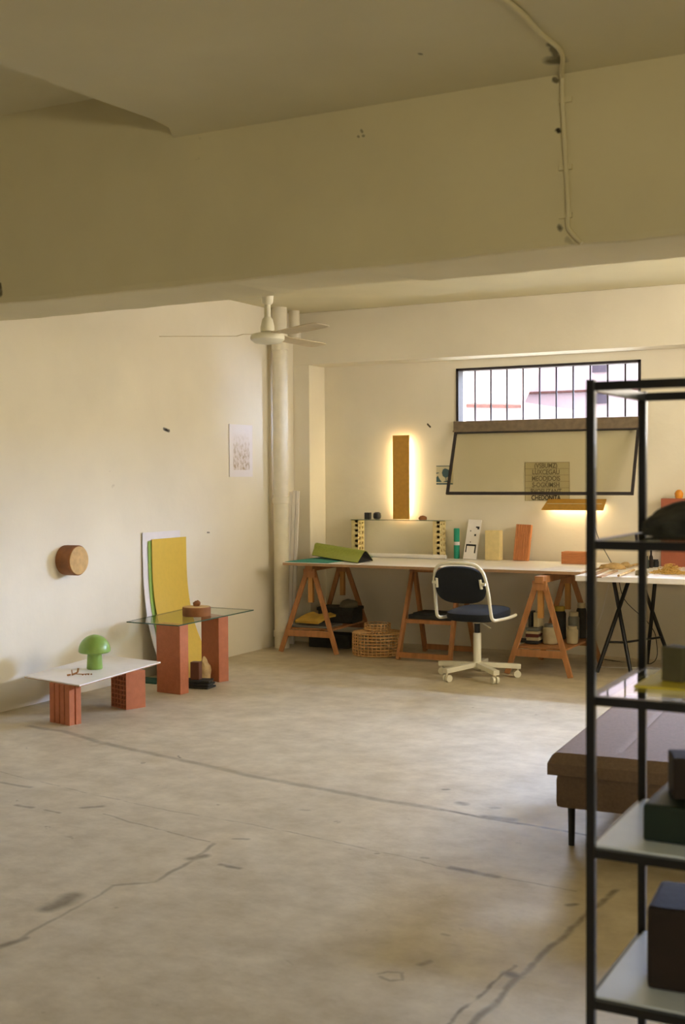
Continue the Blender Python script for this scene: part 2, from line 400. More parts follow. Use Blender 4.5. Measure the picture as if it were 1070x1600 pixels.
# big beam across the room, its plaster edge slightly uneven
b = B()
nx = 120; prof = [(4.5, 3.36), (4.5, 2.425), (4.503, 2.403), (4.515, 2.398), (4.985, 2.404), (5.0, 2.414), (5.0, 3.36)]
rows = []
for i in range(nx + 1):
    x = XL + (XR - XL) * i / nx
    row = []
    for j, (y, z) in enumerate(prof):
        dz = dy = 0
        if 1 <= j <= 5:
            dz = .008 * noise.noise(Vector((x * 1.7, y * 4, 0))) + .005 * noise.noise(Vector((x * 7, y * 4, 5)))
            dy = .006 * noise.noise(Vector((x * 2.3, z * 4, 9)))
            if j in (4, 5) and -2.95 < x < -2.25: dz += .012
        if 1 <= j <= 5: dz += .006 * (x + 2.2)
        row.append(b.verts.new((x, y + dy, z + dz)))
    rows.append(row)
for p, q in zip(rows, rows[1:]):
    for j in range(len(prof)): b.faces.new((p[j], q[j], q[(j + 1) % len(prof)], p[(j + 1) % len(prof)]))
b.faces.new(rows[0]); b.faces.new(rows[-1][::-1]); bmesh.ops.recalc_face_normals(b, faces=b.faces)
struct('trim_3', b, m_beam)

# windows
def window(k, x0, x1, WZ0, WZ1):
    root = bpy.data.objects.new('window_%d' % k, None); COL.objects.link(root); root['kind'] = 'structure'
    b = B()
    y0, y1 = YB - .012, YB + .10
    bx(b, x0, x0 + .022, y0, y1, WZ0, WZ1); bx(b, x1 - .022, x1, y0, y1, WZ0, WZ1)
    bx(b, x0, x1, y0, y1, WZ1 - .022, WZ1)
    link('window_frame', b, m_bar, root)
    b = B(); bx(b, x0 - .012, x1 + .012, YB - .05, YB + .1, WZ0 - .085, WZ0 + .004, bev=.006); bx(b, x0 - .015, x1 + .015, YB - .056, YB - .03, WZ0 - .092, WZ0 - .078)
    link('window_sill', b, m_steel, root)
    npan = 11
    for i in range(1, npan):
        x = x0 + (x1 - x0) * i / npan
        b = B(); lathe(b, [(.0082, WZ0), (.0082, WZ1)], 8, (x, YB + .07, 0)); link('window_bar', b, m_bar, root, smooth=True)
    # sash hinged at the sill, hanging open into the room
    zt, zb, yt, yb = WZ0 - .095, WZ0 - .635, YB - .045, YB - .24
    a = lambda x, t: Vector((x, yt + (yb - yt) * t, zt + (zb - zt) * t))
    f = B(); nrm = (0, -(zt - zb), 0)
    xa, xb_ = x0 + .01, x1 - .01
    for p, q in ((a(xa, 0), a(xa, 1)), (a(xb_, 0), a(xb_, 1)), (a(xa, 0), a(xb_, 0)), (a(xa - .011, 1), a(xb_ + .011, 1))):
        beam(f, p, q, .022, .022, up=(0, -.93, .35))
    s = link('window_sash', f, m_bar, root)
    g = B(); sheet(g, [[a(xa, .01), a(xb_, .01)], [a(xa, .99), a(xb_, .99)]], .004)
    link('sash_glass', g, m_wglass, s)
    for xx in (xa, xb_):                                              # stay arm to the wall
        b = B(); tube(b, [(xx, YB - .03, WZ0 - .09), tuple(a(xx, .72))], .005, 8); link('stay_arm', b, m_bar, root)
window(1, *WINS[0]); window(2, *WINS[1])

# outside: a pale block of flats and a tiled roof, far behind the window
m_fac = mat('sunlit_render', 'b8a9b0', rough=.9, var=.03); m_tile = mat('clay_roof_tile', 'b4908c', rough=.9, var=.15, scale=4); m_ridge = mat('dark_roof_ridge', '5a3a34', rough=.9); m_facwin = mat('far_window', '4a4450', rough=.4)
h = thing('apartment_building', 'pale block of flats seen through the barred window, its narrow windows in a column', 'building', (-7.2, 24, 0))
b = B(); bx(b, -3.2, 2.0, 0, 4, 0, 5.2); link('wall', b, m_fac, h)
for i in range(5):
    b = B(); bx(b, .1, .38, -.06, .02, 1.7 + i * .62, 2.0 + i * .62); link('window', b, m_facwin, h)
b = B(); bx(b, -3.4, 2.3, -.12, 0, 3.18, 3.22); link('ledge', b, m_ridge, h)
h = thing('house', 'low house with a pink tiled roof seen through the barred window', 'house', (-10.6, 19, 0))
b = B(); bx(b, -3, 3.6, .3, 4, 0, 2.75); link('wall', b, m_fac, h)
b = B(); sheet(b, [[(-3.2, 0, 2.95), (3.8, 0, 2.62)], [(-3.2, 3.6, 6.2), (3.8, 3.6, 5.4)]], .1); link('roof', b, m_tile, h)
b = B(); beam(b, (-3.2, -.05, 2.97), (3.8, -.05, 2.64), .05, .05); link('gutter', b, m_ridge, h)
h = thing('balcony_tower', 'pale house with railed balconies seen at the right of the barred window', 'house', (-4.1, 22, 0))
b = B(); bx(b, -.7, 2.4, 0, 1.8, 0, 5.0); link('wall', b, m_fac, h)
for i in range(4):
    b = B(); bx(b, -1.3, 2.5, -.5, 0, 2.7 + i * .85, 2.76 + i * .85); link('balcony', b, m_bar if i in (1, 2) else m_ridge, h)
b = B(); bx(b, -60, 60, 10.6, 80, -.3, -.05); g_ = struct('exterior_ground', b, mat('street_paving', 'b8aea0', rough=.9)); g_.name = 'floor.001'

# ------------------------------------------------------------------ pipes, conduit, fan
def pipe_prof(z0, z1, r, joints):
    p = [(r, z0)]
    for j in joints: p += [(r, j - .03), (r + .008, j - .028), (r + .008, j + .028), (r, j + .03)]
    return p + [(r, z1)]
b = B(); lathe(b, pipe_prof(0, 3.05, .068, [.13, 1.33, 2.7]), 28, (-5.665, 9.47, 0)); tag(link('drain_pipe', b, m_paintpipe, smooth=True), 'thick white painted drain pipe running up the corner beside the desk', 'pipe')
b = B(); lathe(b, [(.05, 2.86), (.05, 3.05)], 20, (-5.66, 9.72, 0))
lathe(b, [(.06, 2.8), (.06, 2.86)], 20, (-5.66, 9.72, 0)); tag(link('pipe_stub', b, m_paintpipe, smooth=True), 'short white pipe stub under the ceiling behind the drain pipe', 'pipe')
c0 = px(790, 0, 2, 3.04)
pts = [(c0.x - .1, c0.y - .9, 3.043), tuple(c0), (-1.375, 4.02, 3.043), (-1.370, 4.24, 3.043), (-1.435, 4.45, 3.04), (-1.445, 4.488, 3.02), (-1.445, 4.488, 2.95), (-1.432, 4.490, 2.7), (-1.424, 4.490, 2.56), (-1.424, 4.490, 2.49), (-1.415, 4.488, 2.46), (-1.37, 4.485, 2.41)]
b = B(); tube(b, smooth_path(pts, 5), .009, 10)
for z in (2.95, 2.7, 2.52): box(b, (-1.435, 4.494, z), (.05, .012, .02))
tag(link('cable_conduit', b, m_beam, smooth=True), 'painted over cable conduit crossing the ceiling and down the big beam', 'conduit')

FX, FY = -4.198, 6.864
f = thing('ceiling_fan', 'white three bladed ceiling fan hanging behind the big beam', 'ceiling fan', (FX, FY, 2.47))
b = B(); lathe(b, [(.03, .02), (.105, .0), (.112, -.015), (.11, -.035), (.085, -.055), (.02, -.065)], 36); link('motor_housing', b, m_white, f, smooth=True)
b = B(); lathe(b, [(.045, .02), (.045, .05), (.034, .10), (.02, .115)], 24); link('motor_cup', b, m_white, f, smooth=True)
b = B(); lathe(b, [(.021, .1), (.021, .58)], 16); link('down_rod', b, m_white, f, smooth=True)
b = B(); lathe(b, [(.024, .192), (.036, .205), (.042, .262), (.03, .275)], 20); link('rod_coupling', b, m_white, f, smooth=True)
b = B(); lathe(b, [(.02, .48), (.06, .55), (.065, .58)], 24); link('canopy', b, m_white, f, smooth=True)
yaw = math.atan2(RT.y, RT.x)
m_blade = mat('fan_blade', 'cdbd9c', rough=.5, var=.06)
for k, a in enumerate((PI + .02, -PI / 3 + .03, PI / 3 + .03)):
    b = B(); R = Matrix.Rotation(yaw + a, 3, 'Z')
    rows = []
    for i, (x, wv) in enumerate(((.10, .03), (.16, .035), (.2, .055), (.4, .062), (.62, .066), (.68, .060), (.70, .04))):
        rows.append([R @ Vector((x, s * wv, .0 + -s * wv * .115 - .012 * (x > .18))) for s in (-1, -.5, 0, .5, 1)])
    sheet(b, rows, .004); link('fan_blade', b, m_blade, f, smooth=True)

# ------------------------------------------------------------------ pictures and wall things
def paper_art():
    m = mat('botanical_print', 'e9e3e2', rough=.7, var=.01)
    n = m.node_tree; L = n.links.new; N = n.nodes.new; bs = n.nodes['Principled BSDF']
    t = N('ShaderNodeTexCoord'); s = N('ShaderNodeSeparateXYZ'); L(t.outputs['Generated'], s.inputs[0])
    nz = N('ShaderNodeTexNoise'); nz.inputs['Scale'].default_value = 11; nz.inputs['Detail'].default_value = 8; L(t.outputs['Generated'], nz.inputs['Vector'])
    def band(sock, a, bb, c, d):
        r1 = N('ShaderNodeMapRange'); L(sock, r1.inputs[0]); r1.inputs[1].default_value = a; r1.inputs[2].default_value = bb
        r2 = N('ShaderNodeMapRange'); L(sock, r2.inputs[0]); r2.inputs[1].default_value = c; r2.inputs[2].default_value = d; r2.inputs[3].default_value = 1; r2.inputs[4].default_value = 0
        m1 = N('ShaderNodeMath'); m1.operation = 'MULTIPLY'; L(r1.outputs[0], m1.inputs[0]); L(r2.outputs[0], m1.inputs[1]); return m1.outputs[0]
    v = band(s.outputs['Z'], .13, .135, .35, .85); hx = band(s.outputs['Y'], .15, .155, .86, .865); ct = band(s.outputs['Y'], .2, .5, .6, .9)
    mm = N('ShaderNodeMath'); mm.operation = 'MULTIPLY'; L(v, mm.inputs[0]); L(hx, mm.inputs[1])
    r = N('ShaderNodeMapRange'); L(nz.outputs['Fac'], r.inputs[0]); r.inputs[1].default_value = .45; r.inputs[2].default_value = .62
    m2 = N('ShaderNodeMath'); m2.operation = 'MULTIPLY'; L(mm.outputs[0], m2.inputs[0]); L(r.outputs[0], m2.inputs[1])
    mx = N('ShaderNodeMix'); mx.data_type = 'RGBA'; L(m2.outputs[0], mx.inputs[0]); L(bs.inputs['Base Color'].links[0].from_socket, mx.inputs[6]); mx.inputs[7].default_value = lin('a8967c')
    m3 = N('ShaderNodeMath'); m3.operation = 'MULTIPLY'; m3.inputs[1].default_value = .25; L(mm.outputs[0], m3.inputs[0])
    mx2 = N('ShaderNodeMix'); mx2.data_type = 'RGBA'; L(m3.outputs[0], mx2.inputs[0]); L(mx.outputs[2], mx2.inputs[6]); mx2.inputs[7].default_value = lin('b49a7a')
    L(mx2.outputs[2], bs.inputs['Base Color'])
    return m
b = B(); bx(b, -5.778, -5.770, 8.80, 9.165, 1.541, 1.992); tag(link('art_print', b, paper_art()), 'unframed white print with a faint brown plant drawing on the left wall', 'picture')

d = thing('wooden_disc', 'round wooden disc lamp mounted on the left wall above the low table', 'wall lamp', (XL, 6.70, .965))
b = B(); lathe(b, [(.104, .0), (.106, .02), (.106, .115), (.100, .122)], 48, axis='x'); link('rim', b, m_bark, d, smooth=True)
b = B(); lathe(b, [(.099, .118), (.098, .126), (.09, .128)], 48, axis='x'); link('face', b, m_cork, d, smooth=True)

# vertical and horizontal glowing wall lamps
m_led = mat('warm_led_strip', (1, .86, .55, 1), emit=26); m_bracket = mat('lamp_bracket', 'c8b890', rough=.5)
lp = thing('vertical_wall_lamp', 'tall upright amber wall lamp with light glowing from both its long edges', 'wall lamp', (-4.79, YB, 1.145))
b = B(); bx(b, -.082, .082, -.062, -.052, 0, .765); link('panel', b, m_amber, lp)
b = B(); bx(b, -.03, .03, -.052, 0, .06, .70); link('bracket', b, m_bracket, lp)
for s in (-1, 1):
    b = B(); bx(b, s * .036 - .004, s * .036 + .004, -.045, -.025, .04, .725); link('light_strip', b, m_led, lp)
lp = thing('horizontal_wall_lamp', 'short horizontal amber wall lamp shining down above the terracotta tile', 'wall lamp', (-3.165, YB, 1.30))
b = B(); sheet(b, [[(-.27, -.12, -.055), (.27, -.12, -.055)], [(-.245, -.004, .035), (.265, -.004, .035)]], .006); link('panel', b, m_amber, lp)
b = B(); bx(b, -.23, .23, -.05, -.03, -.022, -.014); link('light_strip', b, m_led, lp)
b = B(); bx(b, -.24, .24, -.06, 0, -.012, -.002); link('bracket', b, m_bracket, lp)

# small tile picture beside the sash
m_tilepic = mat('tile_cream', 'cfc6a4', rough=.3)
t = thing('painted_tile', 'small cream tile painted with a blue flower beside the open sash', 'tile', (-4.375, YB, 1.545))
b = B(); bx(b, -.085, .075, -.012, 0, -.085, .085); link('tile', b, m_tilepic, t)
m_blue = mat('tile_blue_glaze', '3c5a60', rough=.3)
b = B()
def flat(bm, pts, y=-.0135, th=.002):
    vs = [bm.verts.new((x, y, z)) for x, z in pts]; ff = bm.faces.new(vs)
    r = bmesh.ops.extrude_face_region(bm, geom=[ff]); bmesh.ops.translate(bm, vec=(0, th, 0), verts=[v for v in r['geom'] if isinstance(v, bmesh.types.BMVert)])
flat(b, [(-.085, -.085), (.075, -.085), (.075, -.072), (-.085, -.072)]); flat(b, [(-.085, .078), (.075, .078), (.075, .085), (-.085, .085)])
flat(b, [(-.03, .02), (-.02, .05), (0, .06), (.02, .055), (.04, .045), (.045, .015), (.03, -.015), (.008, -.025), (-.02, -.01)])
flat(b, [(.004, -.025), (.010, -.025), (.016, -.045), (.008, -.045)]); flat(b, [(-.085, -.062), (-.03, -.062), (-.05, -.04), (-.07, -.005), (-.085, -.02)])
flat(b, [(-.02, -.062), (.06, -.062), (.04, -.05), (.01, -.048)]); flat(b, [(-.085, .012), (-.06, .018), (-.06, .024), (-.085, .022)])
link('flower_motif', b, m_blue, t)

# lettered sheet
m_sheet = mat('grey_acetate', 'c8bb94', rough=.6, var=.03); m_ink = mat('faded_ink', '80745a', rough=.8)
m_inkdk = mat('black_ink', '3a3226', rough=.8)
t = thing('lettered_sheet', 'square sheet of ornate lettering stuck to the wall behind the open sash', 'poster', (-3.4225, YB, 1.317))
b = B(); bx(b, -.2, .2, -.004, 0, 0, .335); link('sheet', b, m_sheet, t)
b = B()
for z in (.0, .057, .112, .167, .222, .277, .332): bx(b, -.2, .2, -.0055, -.004, z, z + .0025)
for x in (-.2, .1975): bx(b, x, x + .0025, -.0055, -.004, 0, .335)
link('ruled_lines', b, m_ink, t)
def text_mesh(name, s, size, m, parent, loc, sx=1.0):
    cu = bpy.data.curves.new(name, 'FONT'); cu.body = s; cu.size = size; cu.extrude = .0008; cu.offset = size * .02
    cu.align_x = 'CENTER'
    o = bpy.data.objects.new(name, cu); COL.objects.link(o)
    dg = bpy.context.evaluated_depsgraph_get(); me = bpy.data.meshes.new_from_object(o.evaluated_get(dg))
    bpy.data.objects.remove(o); bpy.data.curves.remove(cu)
    me.materials.clear(); me.materials.append(m)
    q = bpy.data.objects.new(name, me); COL.objects.link(q); q.parent = parent; q.location = loc
    q.rotation_euler = (PI / 2, 0, 0); q.scale = (sx, 1, 1)
    return q
rows_ = ['CHEDONITA', 'BVQEUZANT', 'S-OGKIMSH', 'MEODJDOIS', 'LUXCEGAU', '(VSBUMZ)']
for i, s in enumerate(rows_):
    text_mesh('lettering', s, .058, m_inkdk if i == 0 else m_ink, t, (-.01, -.006, .008 + i * .0555), .82 if i else .78)

# small black boxes by the sockets are on the glass shelf; see below
# ------------------------------------------------------------------ desk and trestles
DZ = .80
dk = thing('desk', 'long white topped plywood work table standing on three wooden trestles', 'desk', (-4.13, 9.62, 0))
b = B(); bx(b, -1.32, 1.33, -.49, .50, DZ - .004, DZ); link('tabletop', b, m_whitepl, dk)
b = B(); bx(b, -1.32, 1.33, -.49, .50, DZ - .026, DZ - .004); link('plywood_core', b, m_ply, dk)

def trestle(loc, rz, label, length=.70, spread=.27, splay=.05, low=.17, h=.77, shelf=True, post=True):
    t = thing('trestle', label, 'trestle', loc, rz, 'wooden trestles under the desk')
    b = B(); bx(b, -.035, .035, -length / 2 - .04, length / 2 + .04, h - .055, h, bev=.004); link('top_rail', b, m_pine, t)
    for e in (-1, 1):
        ya, yf = e * length / 2, e * (length / 2 + splay)
        ends = []
        for s in (-1, 1):
            a = Vector((s * .03, ya, h - .05)); f_ = Vector((s * spread, yf, 0.0))
            b = B(); beam(b, f_ , a, .042, .024, up=(0, 1, 0), bev=.003)
            # trim feet to stand on the floor
            for v in b.verts:
                if v.co.z < .0: v.co.z = 0
            link('leg', b, m_pine, t)
        k = low / (h - .05); xx = spread + (.03 - spread) * k; yy = yf + (ya - yf) * k
        b = B(); bx(b, -xx - .005, xx + .005, yy - .012, yy + .012, low - .028, low + .028, bev=.003); link('cross_rail', b, m_pine, t)
        b = B(); bx(b, -.055, .055, ya - .02 - .012, ya - .02 + .012, h - .11, h - .035); link('head_block', b, m_pine, t)
        if post:
            b = B(); bx(b, -.022, .022, ya * .97 - .02, ya * .97 + .015, .44, h - .04, bev=.003); link('height_post', b, m_pine_light, t)
    if shelf:
        b = B(); bx(b, -spread * .78, spread * .78, -length / 2, length / 2, low + .028, low + .042); link('shelf', b, m_pine, t)
    return t
trestle((-5.30, 9.66, 0), math.radians(4), 'wooden trestle under the left end of the desk, a yellow envelope on its shelf')
trestle((-3.085, 9.38, 0), 0, 'wooden trestle under the right end of the desk, its shelf full of jars', h=.765, spread=.255)
# the middle trestle is turned, its bars low and halfway
t = thing('trestle', 'wooden trestle under the middle of the desk behind the office chair', 'trestle', (-4.18, 9.55, 0), 0, 'wooden trestles under the desk')
b = B(); bx(b, -.24, .24, -.035, .035, .72, .772, bev=.004); link('top_rail', b, m_pine, t)
for sx in (-1, 1):
    for sy in (-1, 1):
        b = B(); beam(b, (sx * .235, sy * .28, 0), (sx * .215, sy * .02, .74), .03, .045, up=(0, 1, 0), bev=.003)
        for v in b.verts:
            if v.co.z < 0: v.co.z = 0
        link('leg', b, m_pine, t)
for sy in (-1, 1):
    b = B(); bx(b, -.235, .235, sy * .275 - .012, sy * .275 + .012, .02, .065); link('cross_rail', b, m_pine, t)
    b = B(); bx(b, -.23, .23, sy * .17 - .012, sy * .17 + .012, .30, .33); link('cross_rail', b, m_pine, t)
b = B(); bx(b, -.21, .21, -.16, .16, .322, .334); link('shelf', b, m_pine, t)
b = B(); bx(b, -.2, .19, -.15, .15, 0, .035, bev=.004); bx(b, -.17, .1, -.12, .12, .035, .05, bev=.003)
tag(link('portfolio_case', b, m_slate, loc=(-4.17, 9.53, .336)), 'dark flat case lying on the middle trestle shelf behind the chair', 'case')

# things on the left trestle shelf
m_env = mat('ochre_padded_paper', 'd0a842', rough=.7, var=.1, bump=.3)
b = B(); rows = []
for i in range(8):
    y = -.14 + .04 * i
    rows.append([(x, y, .05 + .045 * math.sin(min(1, (i) / 7) * PI * .55) + .012 * math.sin(x * 30) * (i / 7)) for x in (-.13, -.07, 0, .06, .12)])
sheet(b, rows, .02); tag(link('padded_envelope', b, m_env, loc=(-5.33, 9.5, .215), rz=-.12), 'ochre padded envelope on the left trestle shelf', 'envelope')
b = B(); bx(b, -.2, .17, -.2, .1, 0, .015, bev=.003); tag(link('tray', b, mat('grey_tray', '6d6a62'), loc=(-5.3, 9.53, .214), rz=.05), 'thin grey tray under the ochre envelope on the left trestle', 'tray')
b = B(); bx(b, -.17, .17, -.12, .12, 0, .13, bev=.006); bx(b, -.18, .18, -.13, .13, .11, .14, bev=.004); tag(link('storage_box', b, m_slate, loc=(-5.27, 9.85, .214), rz=.1), 'dark box at the back of the left trestle shelf', 'box')
b = B(); rock(b, (0, 0, 0), (.09, .07, .05), 4); tag(link('crumpled_bag', b, mat('grey_cloth', '6a6450', rough=.9), loc=(-5.16, 9.8, .354), smooth=True), 'crumpled grey bag on the dark box of the left trestle', 'bag')
b = B(); bx(b, -.2, .2, -.12, .1, 0, .12, bev=.005); bx(b, -.19, .19, -.13, -.12, .02, .1, bev=.002); tag(link('floor_crate', b, m_slate, loc=(-5.28, 9.75, 0), rz=.06), 'low dark crate on the floor under the left trestle', 'crate')

# jars, cans and books on the right trestle shelf
def jar(loc, r, h, body, lid, label, name='jar', cat='jar'):
    t = thing(name, label, cat, loc)
    b = B(); lathe(b, [(r * .9, 0), (r, .01), (r, h * .8), (r * .8, h * .88)], 20); link('body', b, body, t, smooth=True)
    b = B(); lathe(b, [(r * .82, h * .86), (r * .82, h), (r * .78, h + .004)], 20); link('lid', b, lid, t, smooth=True)
    return t
m_cream = mat('cream_label', 'b9ab86', rough=.6); m_ylabel = mat('yellow_label', 'b3983a', rough=.6); m_grey = mat('dull_grey_tin', '77756a', rough=.4, metal=.3)
SZ = .217
jar((-3.08, 9.26, SZ), .062, .15, m_cream, m_grey, 'wide cream tub in the middle of the right trestle shelf', 'tub', 'tub')
jar((-2.93, 9.34, SZ), .045, .13, m_cream, m_cream, 'pale jar at the right end of the right trestle shelf')
jar((-2.98, 9.54, SZ), .045, .22, m_grey, m_cream, 'tall grey jar at the back right of the right trestle shelf')
jar((-3.10, 9.55, SZ), .05, .26, m_slate, m_ylabel, 'tall dark jar with a yellow lid at the back of the right trestle shelf')
jar((-2.96, 9.68, SZ), .04, .28, m_slate, m_cream, 'dark bottle with a pale cap at the back of the right trestle shelf', 'bottle', 'bottle')
for i, (dx, c, hh) in enumerate(((0, m_slate, .022), (.004, m_cream, .024), (-.004, m_terra_hole, .026), (.003, m_cream, .02), (0, m_grey, .022))):
    b = B(); bx(b, -.05, .05, -.075, .075, 0, hh, bev=.002)
    tag(link('book', b, c, loc=(-3.205 + dx, 9.24, SZ + .026 * i), rz=.05 * (i % 3)), ['bottom dark book of the small stack on the right trestle shelf', 'cream book second from the bottom of the small stack on the right trestle', 'brown book in the middle of the small stack on the right trestle', 'cream book near the top of the small stack on the right trestle', 'grey book on top of the small stack on the right trestle'][i], 'book', 'stacked books on the right trestle')
b = B(); bx(b, -.025, 0, -.05, .05, 0, .12); tag(link('tape_case', b, m_slate, loc=(-3.215, 9.24, SZ + .13)), 'upright black case on top of the small book stack', 'case')
b = B(); bx(b, 0, .04, -.05, .05, 0, .115, bev=.004); tag(link('paint_box', b, m_cream, loc=(-3.195, 9.24, SZ + .13), rz=-.05), 'upright cream carton on top of the small book stack', 'carton')
b = B(); bx(b, -.06, .06, -.06, .06, 0, .02, bev=.003); tag(link('notebook', b, m_slate, loc=(-3.31 + .02, 9.26, SZ + .0)), 'flat dark notebook at the left of the right trestle shelf', 'notebook')

# basket
bk = thing('woven_basket', 'round open weave rattan basket with a narrow neck under the desk', 'basket', (-4.70, 9.46, 0))
def lattice(bm, R, z0, z1, nv, nh, rr=.004, R1=None):
    R1 = R1 or R
    for i in range(nv):
        a = 2 * PI * i / nv
        tube(bm, [(R * math.cos(a), R * math.sin(a), z0), ((R + R1) / 2 * 1.01 * math.cos(a), (R + R1) / 2 * 1.01 * math.sin(a), (z0 + z1) / 2), (R1 * math.cos(a), R1 * math.sin(a), z1)], rr, 5)
    for k in range(nh + 1):
        t_ = k / nh; rad = R + (R1 - R) * t_
        tube(bm, [(rad * math.cos(2 * PI * i / 40), rad * math.sin(2 * PI * i / 40), z0 + (z1 - z0) * t_) for i in range(40)], rr * 1.15, 5, closed=True)
b = B(); lattice(b, .215, .01, .195, 38, 7, .0042); link('body', b, m_rattan, bk, smooth=True)
b = B(); lattice(b, .21, .195, .205, 36, 1, .0034, .115)
lattice(b, .112, .20, .27, 22, 3, .0034); link('neck', b, m_rattan, bk, smooth=True)
b = B(); lathe(b, [(.2, .004), (.205, .012), (.2, .02)], 36); link('base', b, m_rattan, bk)

# ------------------------------------------------------------------ office chair
ch = thing('office_chair', 'white framed swivel office chair with navy seat in front of the desk', 'chair', (-3.475, 8.70, 0), math.radians(-4))
fz = .47
right = [(.22, .22, fz), (.222, .1, fz - .008), (.225, -.12, fz - .006), (.226, -.2, fz + .006), (.225, -.232, fz + .045), (.22, -.265, fz + .2), (.205, -.300, fz + .33), (.18, -.318, fz + .385), (.125, -.325, fz + .418)]
full = right + [(0, -.328, fz + .425)] + [(-x, y, z) for x, y, z in right[::-1]]
b = B(); tube(b, smooth_path(full, 5), .0125, 12)
link('tube_frame', b, m_white, ch, smooth=True)
def pad(bm, rx, ry, th, power=3.2, tilt=None, n=40, c=(0, 0, 0)):
    rings = []
    for lv, (sc, z) in enumerate(((.86, -.5), (.97, -.35), (1, 0), (.97, .35), (.86, .5), (.5, .56))):
        ring = []
        for i in range(n):
            a = 2 * PI * i / n; ca, sa = math.cos(a), math.sin(a)
            x = math.copysign(abs(ca) ** (2 / power), ca) * rx * sc; y = math.copysign(abs(sa) ** (2 / power), sa) * ry * sc
            v = Vector((x, y, z * th))
            if tilt: v = tilt @ v
            ring.append(bm.verts.new(v + Vector(c)))
        rings.append(ring)
    for p, q in zip(rings, rings[1:]):
        for i in range(n): bm.faces.new((p[i], p[(i + 1) % n], q[(i + 1) % n], q[i]))
    bm.faces.new(rings[0][::-1]); bm.faces.new(rings[-1]); bmesh.ops.recalc_face_normals(bm, faces=bm.faces)
b = B(); pad(b, .215, .24, .07, c=(0, .03, fz + .02), tilt=Matrix.Rotation(math.radians(3), 3, 'X')); link('seat', b, m_navy, ch, smooth=True)
b = B(); pad(b, .207, .145, .045, c=(0, -.285, fz + .262), power=2.9, tilt=Matrix.Rotation(math.radians(90 + 14), 3, 'X')); link('backrest', b, m_navy, ch, smooth=True)
for s in (-1, 1):
    b = B(); R = Matrix.Rotation(math.radians(14), 3, 'X')
    c_ = Vector((s * .178, -.31, fz + .275))
    tube(b, [c_ + Vector((0, -.009, .035)), c_ + Vector((s * .004, .009, -.035))], .011, 10)
    tube(b, [c_, c_ + Vector((s * .04, .0, 0))], .012, 10); link('back_clip', b, m_white, ch, smooth=True)
b = B(); lathe(b, [(.012, fz - .06), (.05, fz - .035), (.055, fz - .015)], 20); link('seat_mount', b, m_white, ch, smooth=True)
b = B(); lathe(b, [(.022, .33), (.022, fz - .05)], 16); link('gas_lift', b, m_black, ch, smooth=True)
b = B(); lathe(b, [(.03, .07), (.03, .34), (.026, .345)], 20); link('column', b, m_white, ch, smooth=True)
b = B(); tube(b, [(.03, -.02, fz - .035), (.14, -.06, fz - .075)], .005, 8); link('height_lever', b, m_white, ch, smooth=True)
for k in range(5):
    a = math.radians(-39 + 72 * k); d_ = Vector((math.cos(a), math.sin(a), 0)); s_ = Vector((-d_.y, d_.x, 0))
    b = B(); beam(b, d_ * .015 + Vector((0, 0, .105)), d_ * .33 + Vector((0, 0, .085)), .05, .036, bev=.004); link('base_arm', b, m_white, ch)
    cc = d_ * .31
    cs = B(); tube(cs, [cc + Vector((0, 0, .055)), cc + Vector((0, 0, .075))], .008, 8)
    cso = link('castor', cs, m_white, ch, smooth=True)
    for s in (-1, 1):
        wq = B(); base = cc + d_ * -.006 + s_ * (s * .016) + Vector((0, 0, .0285))
        tube(wq, [base - s_ * .009, base + s_ * .009], .0275, 20); link('castor_wheel', wq, m_white, cso, smooth=True)

# ------------------------------------------------------------------ on the desk
T = DZ + .001
b = B(); rows = [[(x, y, 0) for x in (0, .2, .42)] for y in (0, .3, .62)]
pts = [(442, 876), (463, 869.5), (535, 872), (512, 880)]
v = [px(x, y, 2, T) for x, y in pts]
v[1] = Vector((-5.43, 9.98, T)); v[0] = Vector((-5.44, 9.15, T)); v[3] = Vector((-5.02, 9.15, T)); v[2] = Vector((-5.0, 9.98, T))
sheet(b, [[v[0], v[3]], [v[1], v[2]]], .003); tag(link('cutting_mat', b, m_teal), 'flat teal cutting mat on the left end of the desk', 'cutting mat')
# green sheet folded into a tent
L3 = [px(487, 867, 1, 9.62), px(490, 858, 1, 9.68), px(495, 848, 1, 9.74), Vector((-5.34, 9.84, .87)), Vector((-5.32, 9.9, T + .004))]
R3 = [px(559, 879, 2, T + .006), px(564, 870, 1, 9.44), px(571, 860.5, 1, 9.50), px(578, 868, 1, 9.56), px(583, 876, 2, T + .006)]
b = B(); rows = []
LP, RP = smooth_path(L3, 4), smooth_path(R3, 4)
for i in range(9):
    t_ = i / 8; rows.append([p.lerp(q, t_) + Vector((0, 0, 0)) for p, q in zip(LP, RP)])
for r in rows:
    for p in r: p.z = max(p.z, T + .005)
sheet(b, rows, .004); o = tag(link('felt_sheet', b, m_greenfelt, smooth=True), 'green felt sheet folded into a tent on the desk, black inside', 'felt sheet')
b = B(); rows2 = [[p + Vector((0, 0, -.007)) for p in r] for r in rows]
mid = [(sum((p for p in r[1:-1]), Vector()) / (len(r) - 2)) for r in rows2]
rows2 = [[(c + (p - c) * .96) for p in r] for r, c in zip(rows2, mid)]
for r in rows2:
    for p in r: p.z = max(p.z, T + .003)
sheet(b, rows2, .003)
inner = link('black_lining', b, mat('black_felt', '060608', rough=.95), o, smooth=True)
